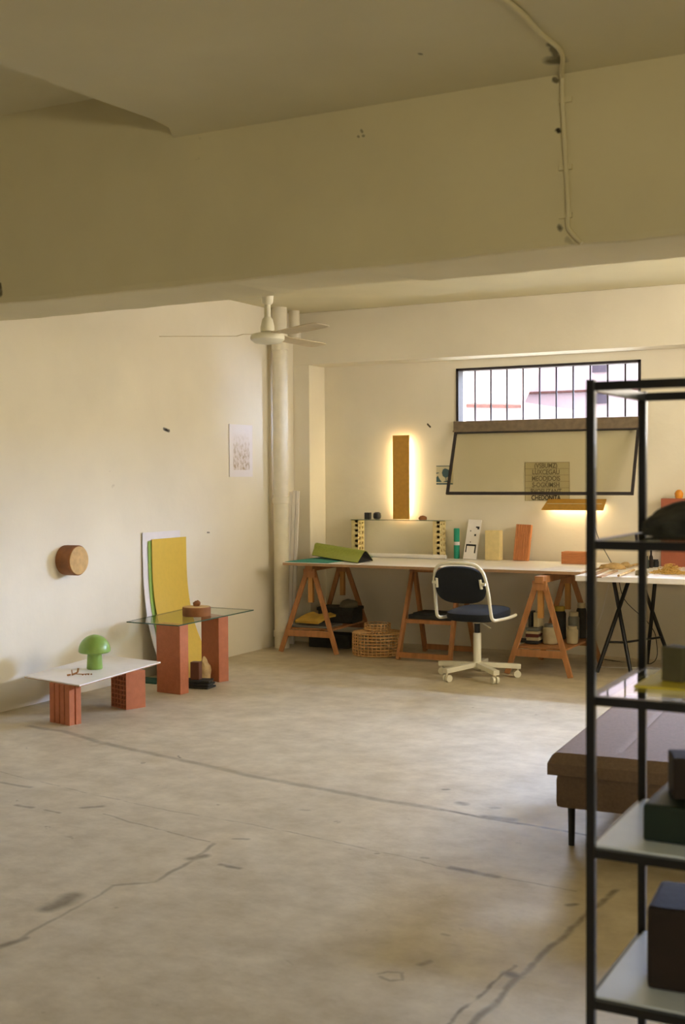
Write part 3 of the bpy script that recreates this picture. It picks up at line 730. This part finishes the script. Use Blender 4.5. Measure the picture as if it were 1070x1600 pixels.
# thick roll inside closes the view into the tent
b = B(); e0 = R3; vs = [b.verts.new(p.lerp(sum((q for q in e0), Vector()) / 5, .08)) for p in RP]; vs2 = [b.verts.new(p.lerp(sum((q for q in L3), Vector()) / 5, .3)) for p in LP]
nn = len(vs)
for i in range(nn - 1): b.faces.new((vs[i], vs[i + 1], vs2[i + 1], vs2[i]))
b.faces.new(vs[::-1]); b.faces.new(vs2); b.faces.new((vs[0], vs2[0], vs2[-1], vs[-1])); bmesh.ops.recalc_face_normals(b, faces=b.faces)
for v_ in b.verts: v_.co.z = max(v_.co.z, T + .002)
bmesh.ops.triangulate(b, faces=b.faces)
link('black_core', b, MATS['black_felt'], o)

# bricks, glass shelf
def hollow(bm, w_, d_, h_, nx_, nz_, web=.008):
    'a block whose front (-y) shows a grid of holes'
    bx(bm, -w_ / 2, w_ / 2, -d_ / 2 + .03, d_ / 2, 0, h_)
    cw, chh = w_ / nx_, h_ / nz_
    for i in range(nx_ + 1):
        x = -w_ / 2 + i * cw; x0, x1 = max(-w_ / 2, x - web / 2 * (1 if 0 < i < nx_ else 2)), min(w_ / 2, x + web / 2 * (1 if 0 < i < nx_ else 2)); bx(bm, x0, x1, -d_ / 2, -d_ / 2 + .03, 0, h_)
    for k in range(nz_ + 1):
        z = k * chh; z0, z1 = max(0, z - web / 2 * (1 if 0 < k < nz_ else 2)), min(h_, z + web / 2 * (1 if 0 < k < nz_ else 2)); bx(bm, -w_ / 2, w_ / 2, -d_ / 2 + .0005, -d_ / 2 + .03, z0, z1)
def brick_front(name, label, cat, loc, rz, w_, d_, h_, nx_, nz_, mb, mh, web=.008, group=None):
    t = thing(name, label, cat, loc, rz, group)
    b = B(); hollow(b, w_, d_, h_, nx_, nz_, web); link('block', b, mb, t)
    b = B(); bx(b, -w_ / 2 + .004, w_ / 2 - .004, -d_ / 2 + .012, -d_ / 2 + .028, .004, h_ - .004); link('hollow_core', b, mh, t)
    return t
BZ = T
brick_front('hollow_brick', 'cream hollow brick holding the left end of the glass shelf on the desk', 'brick', (-5.215, 10.10, BZ), PI / 2, .13, .068, .335, 2, 7, m_cream_brick, m_brick_hole, .024)
brick_front('hollow_brick', 'cream hollow brick holding the right end of the glass shelf on the desk', 'brick', (-4.395, 10.10, BZ), PI / 2, .13, .068, .335, 2, 7, m_cream_brick, m_brick_hole, .024)
gs = thing('glass_shelf', 'clear glass shelf lying across two cream bricks at the back of the desk', 'shelf', (-4.77, 10.09, BZ + .336))
b = B(); bx(b, -.47, .47, -.085, .085, 0, .005); link('pane', b, m_glass, gs)
b = B(); bx(b, -.47, .47, -.087, -.085, 0, .005); link('front_edge', b, m_edge, gs)
GZ = BZ + .336 + .006
b = B(); bx(b, -.025, .025, -.025, .025, 0, .062, bev=.003); tag(link('black_cube', b, m_black, loc=(-5.105, 10.09, GZ)), 'small black cube block at the left of the glass shelf', 'block')
b = B(); lathe(b, [(.02, 0), (.034, .008), (.038, .03), (.034, .056), (.02, .066)], 20); tag(link('black_pot', b, m_black, loc=(-5.01, 10.09, GZ), smooth=True), 'small round black pot on the glass shelf beside the black cube', 'pot')
b = B(); rock(b, (0, 0, 0), (.04, .03, .026), 2); tag(link('brown_stone', b, m_bark, loc=(-4.55, 10.09, GZ), smooth=True), 'small dark brown stone near the right end of the glass shelf', 'stone')
b = B(); tube(b, [(-5.26 + .16, 9.985, T + .02), (-4.28, 9.985, T + .02)], .019, 16); tag(link('white_tube', b, m_whitepl, smooth=True), 'long white tube lying along the desk in front of the cream bricks', 'tube')
# leaning row
t = thing('teal_roll', 'rolled teal sheet with a pale band standing against the back wall', 'roll', (-4.235, 10.12, T))
b = B(); lathe(b, [(.024, 0), (.026, .01), (.026, .265), (.022, .27)], 20); link('roll', b, mat('teal_felt', '24957a', rough=.8), t, smooth=True)
b = B(); lathe(b, [(.0268, .12), (.0275, .135), (.0268, .15)], 20); link('band', b, m_paper, t, smooth=True)
def leaner(name, w_, th, h_, lean, m, loc, rz=0, parent=None):
    b = B(); R = Matrix.Rotation(lean, 3, 'X')
    vs = bx(b, -w_ / 2, w_ / 2, -th, 0, 0, h_, bev=.002)
    bmesh.ops.rotate(b, verts=b.verts, cent=(0, 0, 0), matrix=R)
    return link(name, b, m, parent, loc=loc, rz=rz)
t = thing('marked_board', 'narrow white board with black square marks leaning on the back wall', 'board', (-4.085, 10.06, T))
R7 = Matrix.Rotation(-math.radians(17), 3, 'X') @ Matrix.Rotation(math.radians(2), 3, 'Y')
b = B(); bx(b, -.062, .062, -.012, 0, 0, .36); bmesh.ops.rotate(b, verts=b.verts, cent=(0, 0, 0), matrix=R7); link('board', b, m_whitepl, t)
for x0, x1, z0, z1 in ((-.05, .045, .118, .134), (-.05, -.041, .06, .118), (.034, .045, .055, .12), (.02, .052, .285, .298), (.036, .052, .272, .285), (.015, .03, .21, .228), (-.03, -.022, .25, .26), (-.018, -.010, .15, .158)):
    b = B(); bx(b, x0, x1, -.0145, -.011, z0, z1); bmesh.ops.rotate(b, verts=b.verts, cent=(0, 0, 0), matrix=R7); link('black_mark', b, m_black, t)
leaner_b = B(); bx(leaner_b, -.068, .068, -.05, .03, 0, .26, bev=.004); bx(leaner_b, -.055, .055, -.052, -.048, .001, .008)
tag(link('cream_block', leaner_b, m_cream_brick, loc=(-3.86, 10.07, T), rz=.0), 'plain cream block standing against the back wall beside the fluted tile', 'block')
def fluted(bm, w_, d_, h_, n_=5, gd=.006, sides=True):
    pts = []
    def run(a, b_, nn):
        a = Vector(a); b_ = Vector(b_); d = (b_ - a); L = d.length; d.normalize(); nrm = Vector((-d.y, d.x, 0)) if False else Vector((d.y, -d.x, 0))
        out = []
        for i in range(nn):
            s0 = L * i / nn; s1 = L * (i + 1) / nn; g = min(.006, (s1 - s0) * .2)
            out += [a + d * (s0 + g) , a + d * (s1 - g), a + d * (s1 - g * .4) - nrm * gd, a + d * (s1 + g * .4) - nrm * gd] if i < nn - 1 else [a + d * (s0 + g), a + d * s1]
            if i == 0: out[0] = a
        return out
    hw, hd = w_ / 2, d_ / 2
    m_ = max(1, round(n_ * d_ / w_))
    poly = run((-hw, -hd, 0), (hw, -hd, 0), n_) + run((hw, -hd, 0), (hw, hd, 0), m_)[1:] + run((hw, hd, 0), (-hw, hd, 0), n_)[1:] + run((-hw, hd, 0), (-hw, -hd, 0), m_)[1:-1]
    prism(bm, [(p.x, p.y) for p in poly], 0, h_)
b = B(); fluted(b, .135, .04, .315, 7, .005); bmesh.ops.rotate(b, verts=b.verts, cent=(0, 0, 0), matrix=Matrix.Rotation(-math.radians(11), 3, 'X') @ Matrix.Rotation(math.radians(2), 3, 'Y'))
for v_ in b.verts: v_.co.z = max(0, v_.co.z)
tag(link('terracotta_tile', b, mat('orange_terracotta', 'c07c4c', rough=.8, var=.1), loc=(-3.615, 10.07, T)), 'orange fluted terracotta tile leaning upright on the back wall', 'tile')
b = B(); fluted(b, .10, .12, .24, 5, .004); bmesh.ops.rotate(b, verts=b.verts, cent=(0, 0, 0), matrix=Matrix.Rotation(PI / 2, 3, 'Y')); bmesh.ops.translate(b, verts=b.verts, vec=(0, 0, .06))
bmesh.ops.translate(b, verts=b.verts, vec=(0, 0, -min(v_.co.z for v_ in b.verts)))
tag(link('terracotta_brick', b, MATS['orange_terracotta'], loc=(-3.19, 9.93, T)), 'orange fluted terracotta brick lying on the right end of the desk', 'brick')
b = B(); bx(b, -.15, .15, -.21, .21, 0, .002); tag(link('drawing_paper', b, m_paper, loc=(-2.98, 9.4, T), rz=-.1), 'white drawing paper lying at the right end of the desk', 'paper')

# boards standing behind the desk
for i, (x, wd, h_, lb) in enumerate(((-5.752, .030, 1.40, 'narrow dark edged white board leaning beside the drain pipe, leftmost of three'), (-5.714, .034, 1.41, 'white board leaning behind the drain pipe, middle of three'), (-5.678, .030, 1.405, 'white board leaning nearest the window recess, rightmost of three'))):
    b = B(); beam(b, (0, -.12, .004), (0, .0, h_), wd * .95, .018, up=(0, 1, 0), bev=.002)
    for v_ in b.verts: v_.co.z = max(0, v_.co.z)
    tag(link('white_board', b, m_whitepl, loc=(x, 9.80, 0)), lb, 'board', 'white boards leaning in the corner')

# ------------------------------------------------------------------ second table
t = thing('folding_table', 'white topped table on black crossed legs right of the desk', 'table', (-1.75, 9.55, 0))
b = B(); bx(b, -1.03, 1.0, -.62, .55, .745, .788, bev=.006); link('tabletop', b, m_whitepl, t)
def tableleg(a, bb): 
    b = B(); tube(b, [a, bb], .016, 10); link('leg', b, m_black, t, smooth=True)
tableleg((-.98, -.22, 0), (-.80, .1, .745)); tableleg((-.74, -.12, 0), (-.93, .05, .745))
tableleg((-.55, .42, 0), (-.76, .2, .745)); tableleg((-.74, .38, 0), (-.63, .22, .745))
tableleg((.55, -.4, 0), (.75, -.1, .745)); tableleg((.8, .4, 0), (.65, .1, .745))
b = B(); tube(b, [(-.93, -.12, .23), (-.80, -.08, .23)], .009, 8); tube(b, [(-.80, -.08, .23), (-.61, .36, .23)], .009, 8)
link('stretcher', b, m_black, t, smooth=True)
TT = .789
def at(x, y): v = px(x, y, 2, TT); return v
def stone(name, label, cat, x, y, s, seed, m, rz=0, rough=.25):
    v = at(x, y); b = B(); rock(b, (0, 0, 0), s, seed, rough); return tag(link(name, b, m, loc=(v.x, v.y, TT), rz=rz, smooth=True), label, cat)
stone('stone_slab', 'long tan stone at the left end of the second table', 'stone', 957, 889, (.10, .07, .035), 11, m_tan, .2)
stone('stone_chip', 'small tan stone right of the long tan stone on the second table', 'stone', 976, 886, (.045, .04, .03), 12, m_tan)
stone('pebble', 'grey pebble beside the sticks on the second table', 'pebble', 1003, 899, (.05, .04, .032), 13, mat('grey_pebble', '9a8c70', rough=.8))
for i, (xa, ya, xb2, yb2, lb) in enumerate(((966, 902, 990, 893, 'long driftwood stick lying across the second table'), (980, 888, 996, 884, 'short driftwood stick beside the longer one on the second table'))):
    p, q = at(xa, ya), at(xb2, yb2); p.z = q.z = TT + .012; mid = (p + q) / 2 + Vector((.01, .02, .004))
    b = B(); tube(b, smooth_path([p, mid, q], 6), .010, 8); tag(link('stick', b, m_tan, smooth=True), lb, 'stick')
for i, (xa, ya, xb2, yb2, lb) in enumerate(((925, 900, 948, 890, 'pale wooden strip nearest the desk on the second table'), (936, 903, 962, 893, 'pale wooden strip second from the desk on the second table'))):
    p, q = at(xa, ya), at(xb2, yb2); p.z = q.z = TT + .006
    b = B(); beam(b, p, q, .035, .010); tag(link('wood_strip', b, m_ply), lb, 'wood strip')
# straw heap
v = at(1046, 896); b = B(); random.seed(3)
for i in range(260):
    a = random.uniform(0, 2 * PI); r_ = abs(random.gauss(0, .075)); hgt = max(.006, .075 - r_ * .6) * random.uniform(.1, 1)
    c_ = Vector((r_ * math.cos(a), r_ * math.sin(a) * .8, hgt)); d_ = Vector((random.uniform(-1, 1), random.uniform(-1, 1), random.uniform(-.25, .25))).normalized() * random.uniform(.02, .05)
    p0, p2 = c_ - d_, c_ + d_; p0.z = max(p0.z, .003); p2.z = max(p2.z, .003)
    tube(b, [p0, c_ + Vector((0, 0, .006)), p2], .0022, 4)
rock(b, (0, 0, 0), (.06, .045, .03), 5, sub=3)
o = tag(link('straw_heap', b, m_straw, loc=(v.x, v.y, TT)), 'heap of straw coloured shavings on the second table', 'shavings'); o['kind'] = 'stuff'
# bottles
for x, y, r_, h_, m_, nm, lb in ((1011, 888, .016, .10, m_darkgreen, 'bottle', 'dark green bottle behind the rack post on the second table'), (1017, 887, .015, .14, m_darkbrown, 'bottle', 'tall slim dark brown bottle on the second table'), (1024, 886, .026, .062, m_black, 'ink_jar', 'squat black ink jar right of the brown bottle on the second table')):
    v = at(x, y); b = B(); lathe(b, [(r_ * .95, 0), (r_, .006), (r_, h_ * .62), (r_ * .5, h_ * .74), (r_ * .5, h_ * .98), (r_ * .55, h_)] if nm == 'bottle' else [(r_ * .95, 0), (r_, .006), (r_, h_ * .75), (r_ * .85, h_ * .8), (r_ * .85, h_)], 18)
    tag(link(nm, b, m_, loc=(v.x, v.y, TT), smooth=True), lb, 'bottle' if nm == 'bottle' else 'jar')
v = at(1050, 892); b = B(); lathe(b, [(.02, 0), (.024, .005), (.024, .03), (.018, .034)], 16); tag(link('black_dish', b, m_black, loc=(v.x, v.y, TT), smooth=True), 'small black dish in front of the red brown slab', 'dish')
b = B(); bx(b, 0, .55, -.06, 0, 0, .555, bev=.003); tag(link('clay_slab', b, mat('red_clay_panel', 'a05c44', rough=.8, var=.08), loc=(-2.41, 10.12, TT)), 'large red brown clay slab standing on the second table against the wall', 'slab')
b = B(); lathe(b, [(.026, 0), (.032, .01), (.036, .04), (.022, .062), (.012, .07)], 20); tag(link('amber_pot', b, mat('amber_resin', 'd88a20', rough=.4), loc=(-2.27, 10.085, TT + .556), smooth=True), 'little amber pot on top of the red brown clay slab', 'pot')
b = B(); bx(b, 0, .10, -.012, 0, 0, .25); tag(link('white_card', b, m_paper, loc=(-2.52, 10.15, TT)), 'white card standing behind the bottles left of the clay slab', 'card')
# cables
pts = [at(905, 872), Vector((-2.9, 10.12, .95)), Vector((-2.80, 10.14, .72)), Vector((-2.72, 10.1, .5)), Vector((-2.5, 10.0, .33)), Vector((-2.42, 9.95, .2)), Vector((-2.45, 9.9, .01)), Vector((-2.9, 10.0, .008)), Vector((-3.05, 10.1, .008))]
pts[0] = Vector((-3.02, 10.17, 1.22)); pts[1] = Vector((-2.96, 10.17, 1.0))
b = B(); tube(b, smooth_path(pts, 6), .0035, 6); tag(link('power_cable', b, m_black, smooth=True), 'thin black cable dropping from the wall lamp behind the two tables', 'cable')
b = B(); tube(b, smooth_path([(-2.86, 10.12, .62), (-2.92, 10.1, .35), (-2.98, 9.95, .1), (-2.9, 9.7, .006), (-2.65, 9.6, .006), (-2.4, 9.75, .006)], 6), .003, 6); tag(link('white_cable', b, m_whitepl, smooth=True), 'thin pale cable looping on the floor under the second table', 'cable')

# ------------------------------------------------------------------ low tables on the left
def tcol(label, loc, w_, d_, h_, parent=None, hole=False, m=None, group=None):
    pass
ct = thing('coffee_table', 'low white topped coffee table resting on two terracotta brick legs', 'coffee table', (-5.28, 6.47, 0), 0)
c4 = [px(38, 1056, 2, .262), px(124, 1070.5, 2, .262), px(251, 1034, 2, .262), px(160, 1023, 2, .262)]
c4 = [p - Vector((-5.28, 6.47, 0)) for p in c4]
b = B(); prism(b, [(p.x, p.y) for p in c4], .255, .262); link('tabletop', b, m_whitepl, ct)
b = B(); prism(b, [(p.x, p.y) for p in c4], .250, .255); link('wood_edge', b, m_ply, ct)
b = B(); fluted(b, .20, .09, .25, 4, .013); link('leg', b, m_terra_dk, ct, loc=(-5.165 + 5.28, 5.97 - 6.47, 0), rz=math.radians(-12))
lg = bpy.data.objects.new('leg', None); COL.objects.link(lg); lg.parent = ct; lg.location = (-5.145 + 5.28, 6.58 - 6.47, 0); lg.rotation_euler = (0, 0, math.radians(-20))
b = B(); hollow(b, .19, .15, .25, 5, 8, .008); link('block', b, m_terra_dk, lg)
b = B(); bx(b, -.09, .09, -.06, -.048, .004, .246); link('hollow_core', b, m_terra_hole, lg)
# mushroom lamp
v = px(148, 1045, 2, .262); ml = thing('mushroom_lamp', 'glossy green mushroom shaped lamp on the coffee table', 'lamp', (v.x, v.y, .2625))
b = B(); lathe(b, [(.050, 0), (.053, .005), (.050, .06), (.047, .115)], 32); link('stem', b, m_green, ml, smooth=True)
prof_ = [(.045, .112), (.098, .110), (.106, .118)] + [(.107 * math.cos(a), .118 + .112 * math.sin(a)) for a in [i * PI / 2 / 12 for i in range(1, 12)]] + [(.004, .2305)]
b = B(); lathe(b, prof_, 40); link('cap', b, m_green, ml, smooth=True)
# twig on the coffee table
v = px(112, 1056, 2, .262); b = B()
tube(b, [(0, 0, .006), (.012, .02, .012), (.02, .035, .02), (.022, .04, .045)], .006, 6); tube(b, [(.012, .02, .01), (.05, .05, .006), (.075, .085, .005)], .003, 6); tube(b, [(-.01, .0, .006), (-.02, -.02, .005)], .006, 6)
tube(b, [(.0, .005, .01), (-.025, .03, .03)], .004, 6)
for i in range(4): rock(b, (.05 + .012 * i, .05 + .014 * i, -.001), (.006, .006, .006), i, sub=2)
tag(link('dried_twig', b, mat('orange_brown_twig', '9a6a38'), loc=(v.x, v.y, .2630), smooth=True), 'small dried twig with beads lying on the coffee table', 'twig')

gt = thing('glass_side_table', 'clear glass table top on two tall terracotta brick columns', 'side table', (-5.3, 7.5, 0))
g4 = [px(198, 971, 2, .502), px(278, 977, 2, .502), px(396, 952.5, 2, .502), px(305, 947, 2, .502)]
g4 = [p - Vector((-5.3, 7.5, 0)) for p in g4]
b = B(); prism(b, [(p.x, p.y) for p in g4], .494, .502); link('tabletop', b, m_glass, gt)
for p, q in zip(g4, g4[1:] + g4[:1]):
    b = B(); d_ = (q - p).normalized(); nrm = Vector((d_.y, -d_.x, 0)) * .001
    beam(b, Vector((p.x, p.y, .498)) + nrm, Vector((q.x, q.y, .498)) + nrm, .0015, .008); link('edge', b, m_edge, gt)
for (x, y, r_) in ((-5.195, 7.155, -6), (-5.225, 7.74, -20)):
    b = B(); bx(b, -.112, .112, -.045, .045, 0, .4935, bev=.003); link('leg', b, m_terra if False else m_terra_dk, gt, loc=(x + 5.3, y - 7.5, 0), rz=math.radians(r_))
v = px(302.5, 963, 2, .502); rb = thing('round_wooden_box', 'round brown wooden box standing on the glass table', 'box', (v.x, v.y + .04, .5025))
b = B(); lathe(b, [(.103, 0), (.106, .004), (.106, .064), (.102, .068)], 40); link('body', b, m_bark, rb, smooth=True)
b = B(); lathe(b, [(.101, .066), (.100, .070), (.09, .071)], 40); link('lid', b, m_cork, rb, smooth=True)
b = B(); rock(b, (0, 0, 0), (.028, .022, .03), 21, .4); tag(link('brown_pebble', b, m_bark, loc=(v.x - .005, v.y + .05, .574), smooth=True), 'small brown pebble on top of the round wooden box', 'pebble')

# sheets leaning behind the glass table
def lean_sheet(name, y0, y1, h_, out, m, label, x0=-5.765):
    prof_ = [(x0 + out * (1 - s) ** 3.2 * 1.0, h_ * s) for s in [i / 14 for i in range(15)]]
    rows = [[(x, y, max(z, .002)) for (x, z) in prof_] for y in (y0, (y0 + y1) / 2, y1)]
    b = B(); sheet(b, rows, .003)
    return tag(link(name, b, m, smooth=True), label, 'sheet')
lean_sheet('white_sheet', 7.57, 8.06, 1.118, .22, m_paper, 'tall white sheet leaning on the wall behind the yellow one', -5.768)
lean_sheet('green_sheet', 7.63, 8.08, 1.05, .25, mat('lime_green_sheet', '8fae45'), 'green sheet sandwiched between the white and yellow sheets', -5.760)
lean_sheet('yellow_sheet', 7.665, 8.12, 1.063, .30, m_yellow, 'tall yellow sheet leaning on the wall behind the glass table', -5.752)
b = B(); bx(b, -.12, .12, -.09, .09, 0, .014, bev=.002); tag(link('teal_board', b, mat('dark_teal', '1f4a40'), loc=(-5.63, 7.465, 0), rz=0), 'dark teal board flat on the floor beside the leaning sheets', 'board')
# dark stack by the glass table leg
for i in range(3):
    b = B(); bx(b, -.10, .09, -.07, .07, 0, .016, bev=.003)
    for v_ in b.verts: v_.co += noise.noise_vector(v_.co * 20 + Vector((i, 0, 0))) * .003
    mz = min(v_.co.z for v_ in b.verts)
    for v_ in b.verts: v_.co.z -= mz
    tag(link('slate_tile', b, m_slate, loc=(-5.13 - .012 * i, 7.41 + .01 * i, .019 * i), rz=.15 + .1 * i), ['dark slate tile at the bottom of the stack behind the glass table leg', 'dark slate tile in the middle of the stack behind the glass table leg', 'dark slate tile on top of the stack behind the glass table leg'][i], 'tile', 'slate tiles stacked on the floor')
b = B(); bx(b, -.04, .03, -.03, .03, 0, .13, bev=.005); tag(link('brown_brick_piece', b, m_darkbrown if False else mat('dull_brown_clay', '6e4632'), loc=(-5.17, 7.42, .0575), rz=.2), 'dull brown block standing on the slate tiles', 'block')
b = B(); rock(b, (0, 0, 0), (.05, .06, .13), 31, .35); tag(link('bark_piece', b, m_tan, loc=(-5.23, 7.60, 0), smooth=True), 'rough tan piece of bark standing behind the slate tiles', 'bark')

# ------------------------------------------------------------------ bench
bn = thing('daybed', 'taupe upholstered bench with a seamed cushion behind the metal rack', 'bench', (-1.55, 4.93, 0), math.radians(3.5))
def cushion(bm, x0, x1, y0, y1, z0, z1, r=.045, nx_=34, ny_=40, seams=()):
    top = []
    for j in range(ny_ + 1):
        row = []
        for i in range(nx_ + 1):
            x = x0 + (x1 - x0) * i / nx_; y = y0 + (y1 - y0) * j / ny_
            dx = min(x - x0, x1 - x); dy = min(y - y0, y1 - y)
            e_ = min(dx, dy); z = z1 - (r - math.sqrt(max(0, r * r - max(0, r - e_) ** 2)) if e_ < r else 0)
            for s in seams:
                z -= .010 * math.exp(-((x - s) / .010) ** 2) * min(1, max(0, (dy - .13) / .06))
            row.append(bm.verts.new((x, y, z)))
        top.append(row)
    for a, c in zip(top, top[1:]):
        for i in range(nx_): bm.faces.new((a[i], a[i + 1], c[i + 1], c[i]))
    edge = [e for e in bm.edges if e.is_boundary]
    r_ = bmesh.ops.extrude_edge_only(bm, edges=edge)
    vs = [g for g in r_['geom'] if isinstance(g, bmesh.types.BMVert)]
    for v_ in vs: v_.co.z = z0
    bmesh.ops.contextual_create(bm, geom=[e for e in bm.edges if e.is_boundary])
    bmesh.ops.recalc_face_normals(bm, faces=bm.faces)
b = B(); bx(b, -.045, .95, -.10, 1.36, .175, .315, bev=.025); link('base', b, m_bench, bn, smooth=True)
b = B(); cushion(b, -.07, .97, -.125, 1.38, .318, .405, .04, 104, 40, seams=(.20, .46, .72)); link('cushion', b, m_bench, bn, smooth=True)
for x, y in ((.0, .0), (.88, .0), (.0, 1.25), (.88, 1.25)):
    b = B(); lathe(b, [(.013, 0), (.016, .175)], 16, (x, y, 0)); link('leg', b, m_black, bn, smooth=True)
b = B(); bx(b, 0, .88, -.012, .012, .16, .178); bx(b, 0, .88, 1.238, 1.262, .16, .178); link('under_rail', b, m_black, bn)

# ------------------------------------------------------------------ metal rack
RX0, RX1, RY0, RY1 = -.80, -.42, 2.69, 3.145
rk = thing('metal_rack', 'tall black metal rack with glass and pale shelves close on the right', 'shelf rack', (RX0, RY0, 0))
wx, wy = RX1 - RX0, RY1 - RY0
for x in (0, wx):
    for y in (0, wy):
        b = B(); bx(b, x - .0098, x + .0098, y - .0098, y + .0098, 0, 1.76, bev=.002); link('post', b, m_black, rk)
LV = [(1.755, 0), (1.40, 1), (1.05, 1), (.705, 2), (.36, 2), (.07, 2)]
for z, kind in LV:
    b = B()
    for y in (0, wy): bx(b, .0105, wx - .0105, y - .0095, y + .0095, z - .020, z)
    for x in (0, wx): bx(b, x - .0095, x + .0095, .0105, wy - .0105, z - .020, z)
    if kind == 0: link('top_frame', b, m_black, rk)
    else:
        s = link('shelf_frame', b, m_black, rk)
        if kind == 1:
            b = B(); bx(b, .0096, wx - .0096, .0096, wy - .0096, z - .007, z - .001); link('glass_shelf', b, m_glass, s)
        else:
            b = B(); bx(b, .004, wx - .004, .004, wy - .004, z + .0005, z + .006, bev=.001); link('board', b, m_blacksat, s)
# things on the rack
b = B(); rock(b, (0, 0, 0), (1, 1, 1), 41, .18, 4, 1.3, .55)
for v_ in b.verts:
    q = v_.co; v_.co = Vector((math.copysign(min(1.1, abs(q.x)) ** .5, q.x) * .160, q.y * .12, (max(0, q.z) / 1.55) ** .75 * .088 * (1 + .3 * q.x)))
tag(link('dark_rock', b, m_darkrock, loc=(-.583, 2.95, 1.4005), rz=.1, smooth=True), 'big rough dark rock on the upper glass shelf of the rack', 'rock')
b = B(); bx(b, -.14, .14, -.13, .15, 0, .006); tag(link('yellow_card', b, mat('pale_yellow_card', 'c8b838', rough=.6), loc=(-.60, 2.96, 1.0505), rz=0), 'pale yellow card lying on the lower glass shelf of the rack', 'card')
b = B(); bx(b, -.028, .028, -.02, .03, 0, .082, bev=.003); tag(link('clay_block', b, m_greyclay, loc=(-.665, 2.93, 1.0575), rz=-.35), 'upright grey green clay block on the yellow card', 'block')
b = B(); rock(b, (0, 0, 0), (.035, .035, .05), 44); tag(link('dark_stone', b, m_slate, loc=(-.585, 3.0, 1.0575), smooth=True), 'dark stone on the yellow card right of the clay block', 'stone')
b = B(); bx(b, -.13, .15, -.09, .17, 0, .085, bev=.01); tag(link('green_box', b, m_darkgreen, loc=(-.575, 2.86, .7115)), 'dark green box on the upper grey shelf of the rack', 'box')
b = B(); bx(b, -.055, .06, -.05, .05, 0, .095, bev=.004); tag(link('grey_brick', b, m_darkbrown, loc=(-.615, 2.90, .798), rz=.35), 'dark brown brick standing on the dark green box', 'brick')
b = B(); bx(b, -.13, .13, -.09, .12, 0, .19, bev=.012); tag(link('brown_crate', b, m_darkbrown, loc=(-.575, 2.88, .3675), rz=.08), 'dark brown clay block on the lower grey shelf of the rack', 'block')
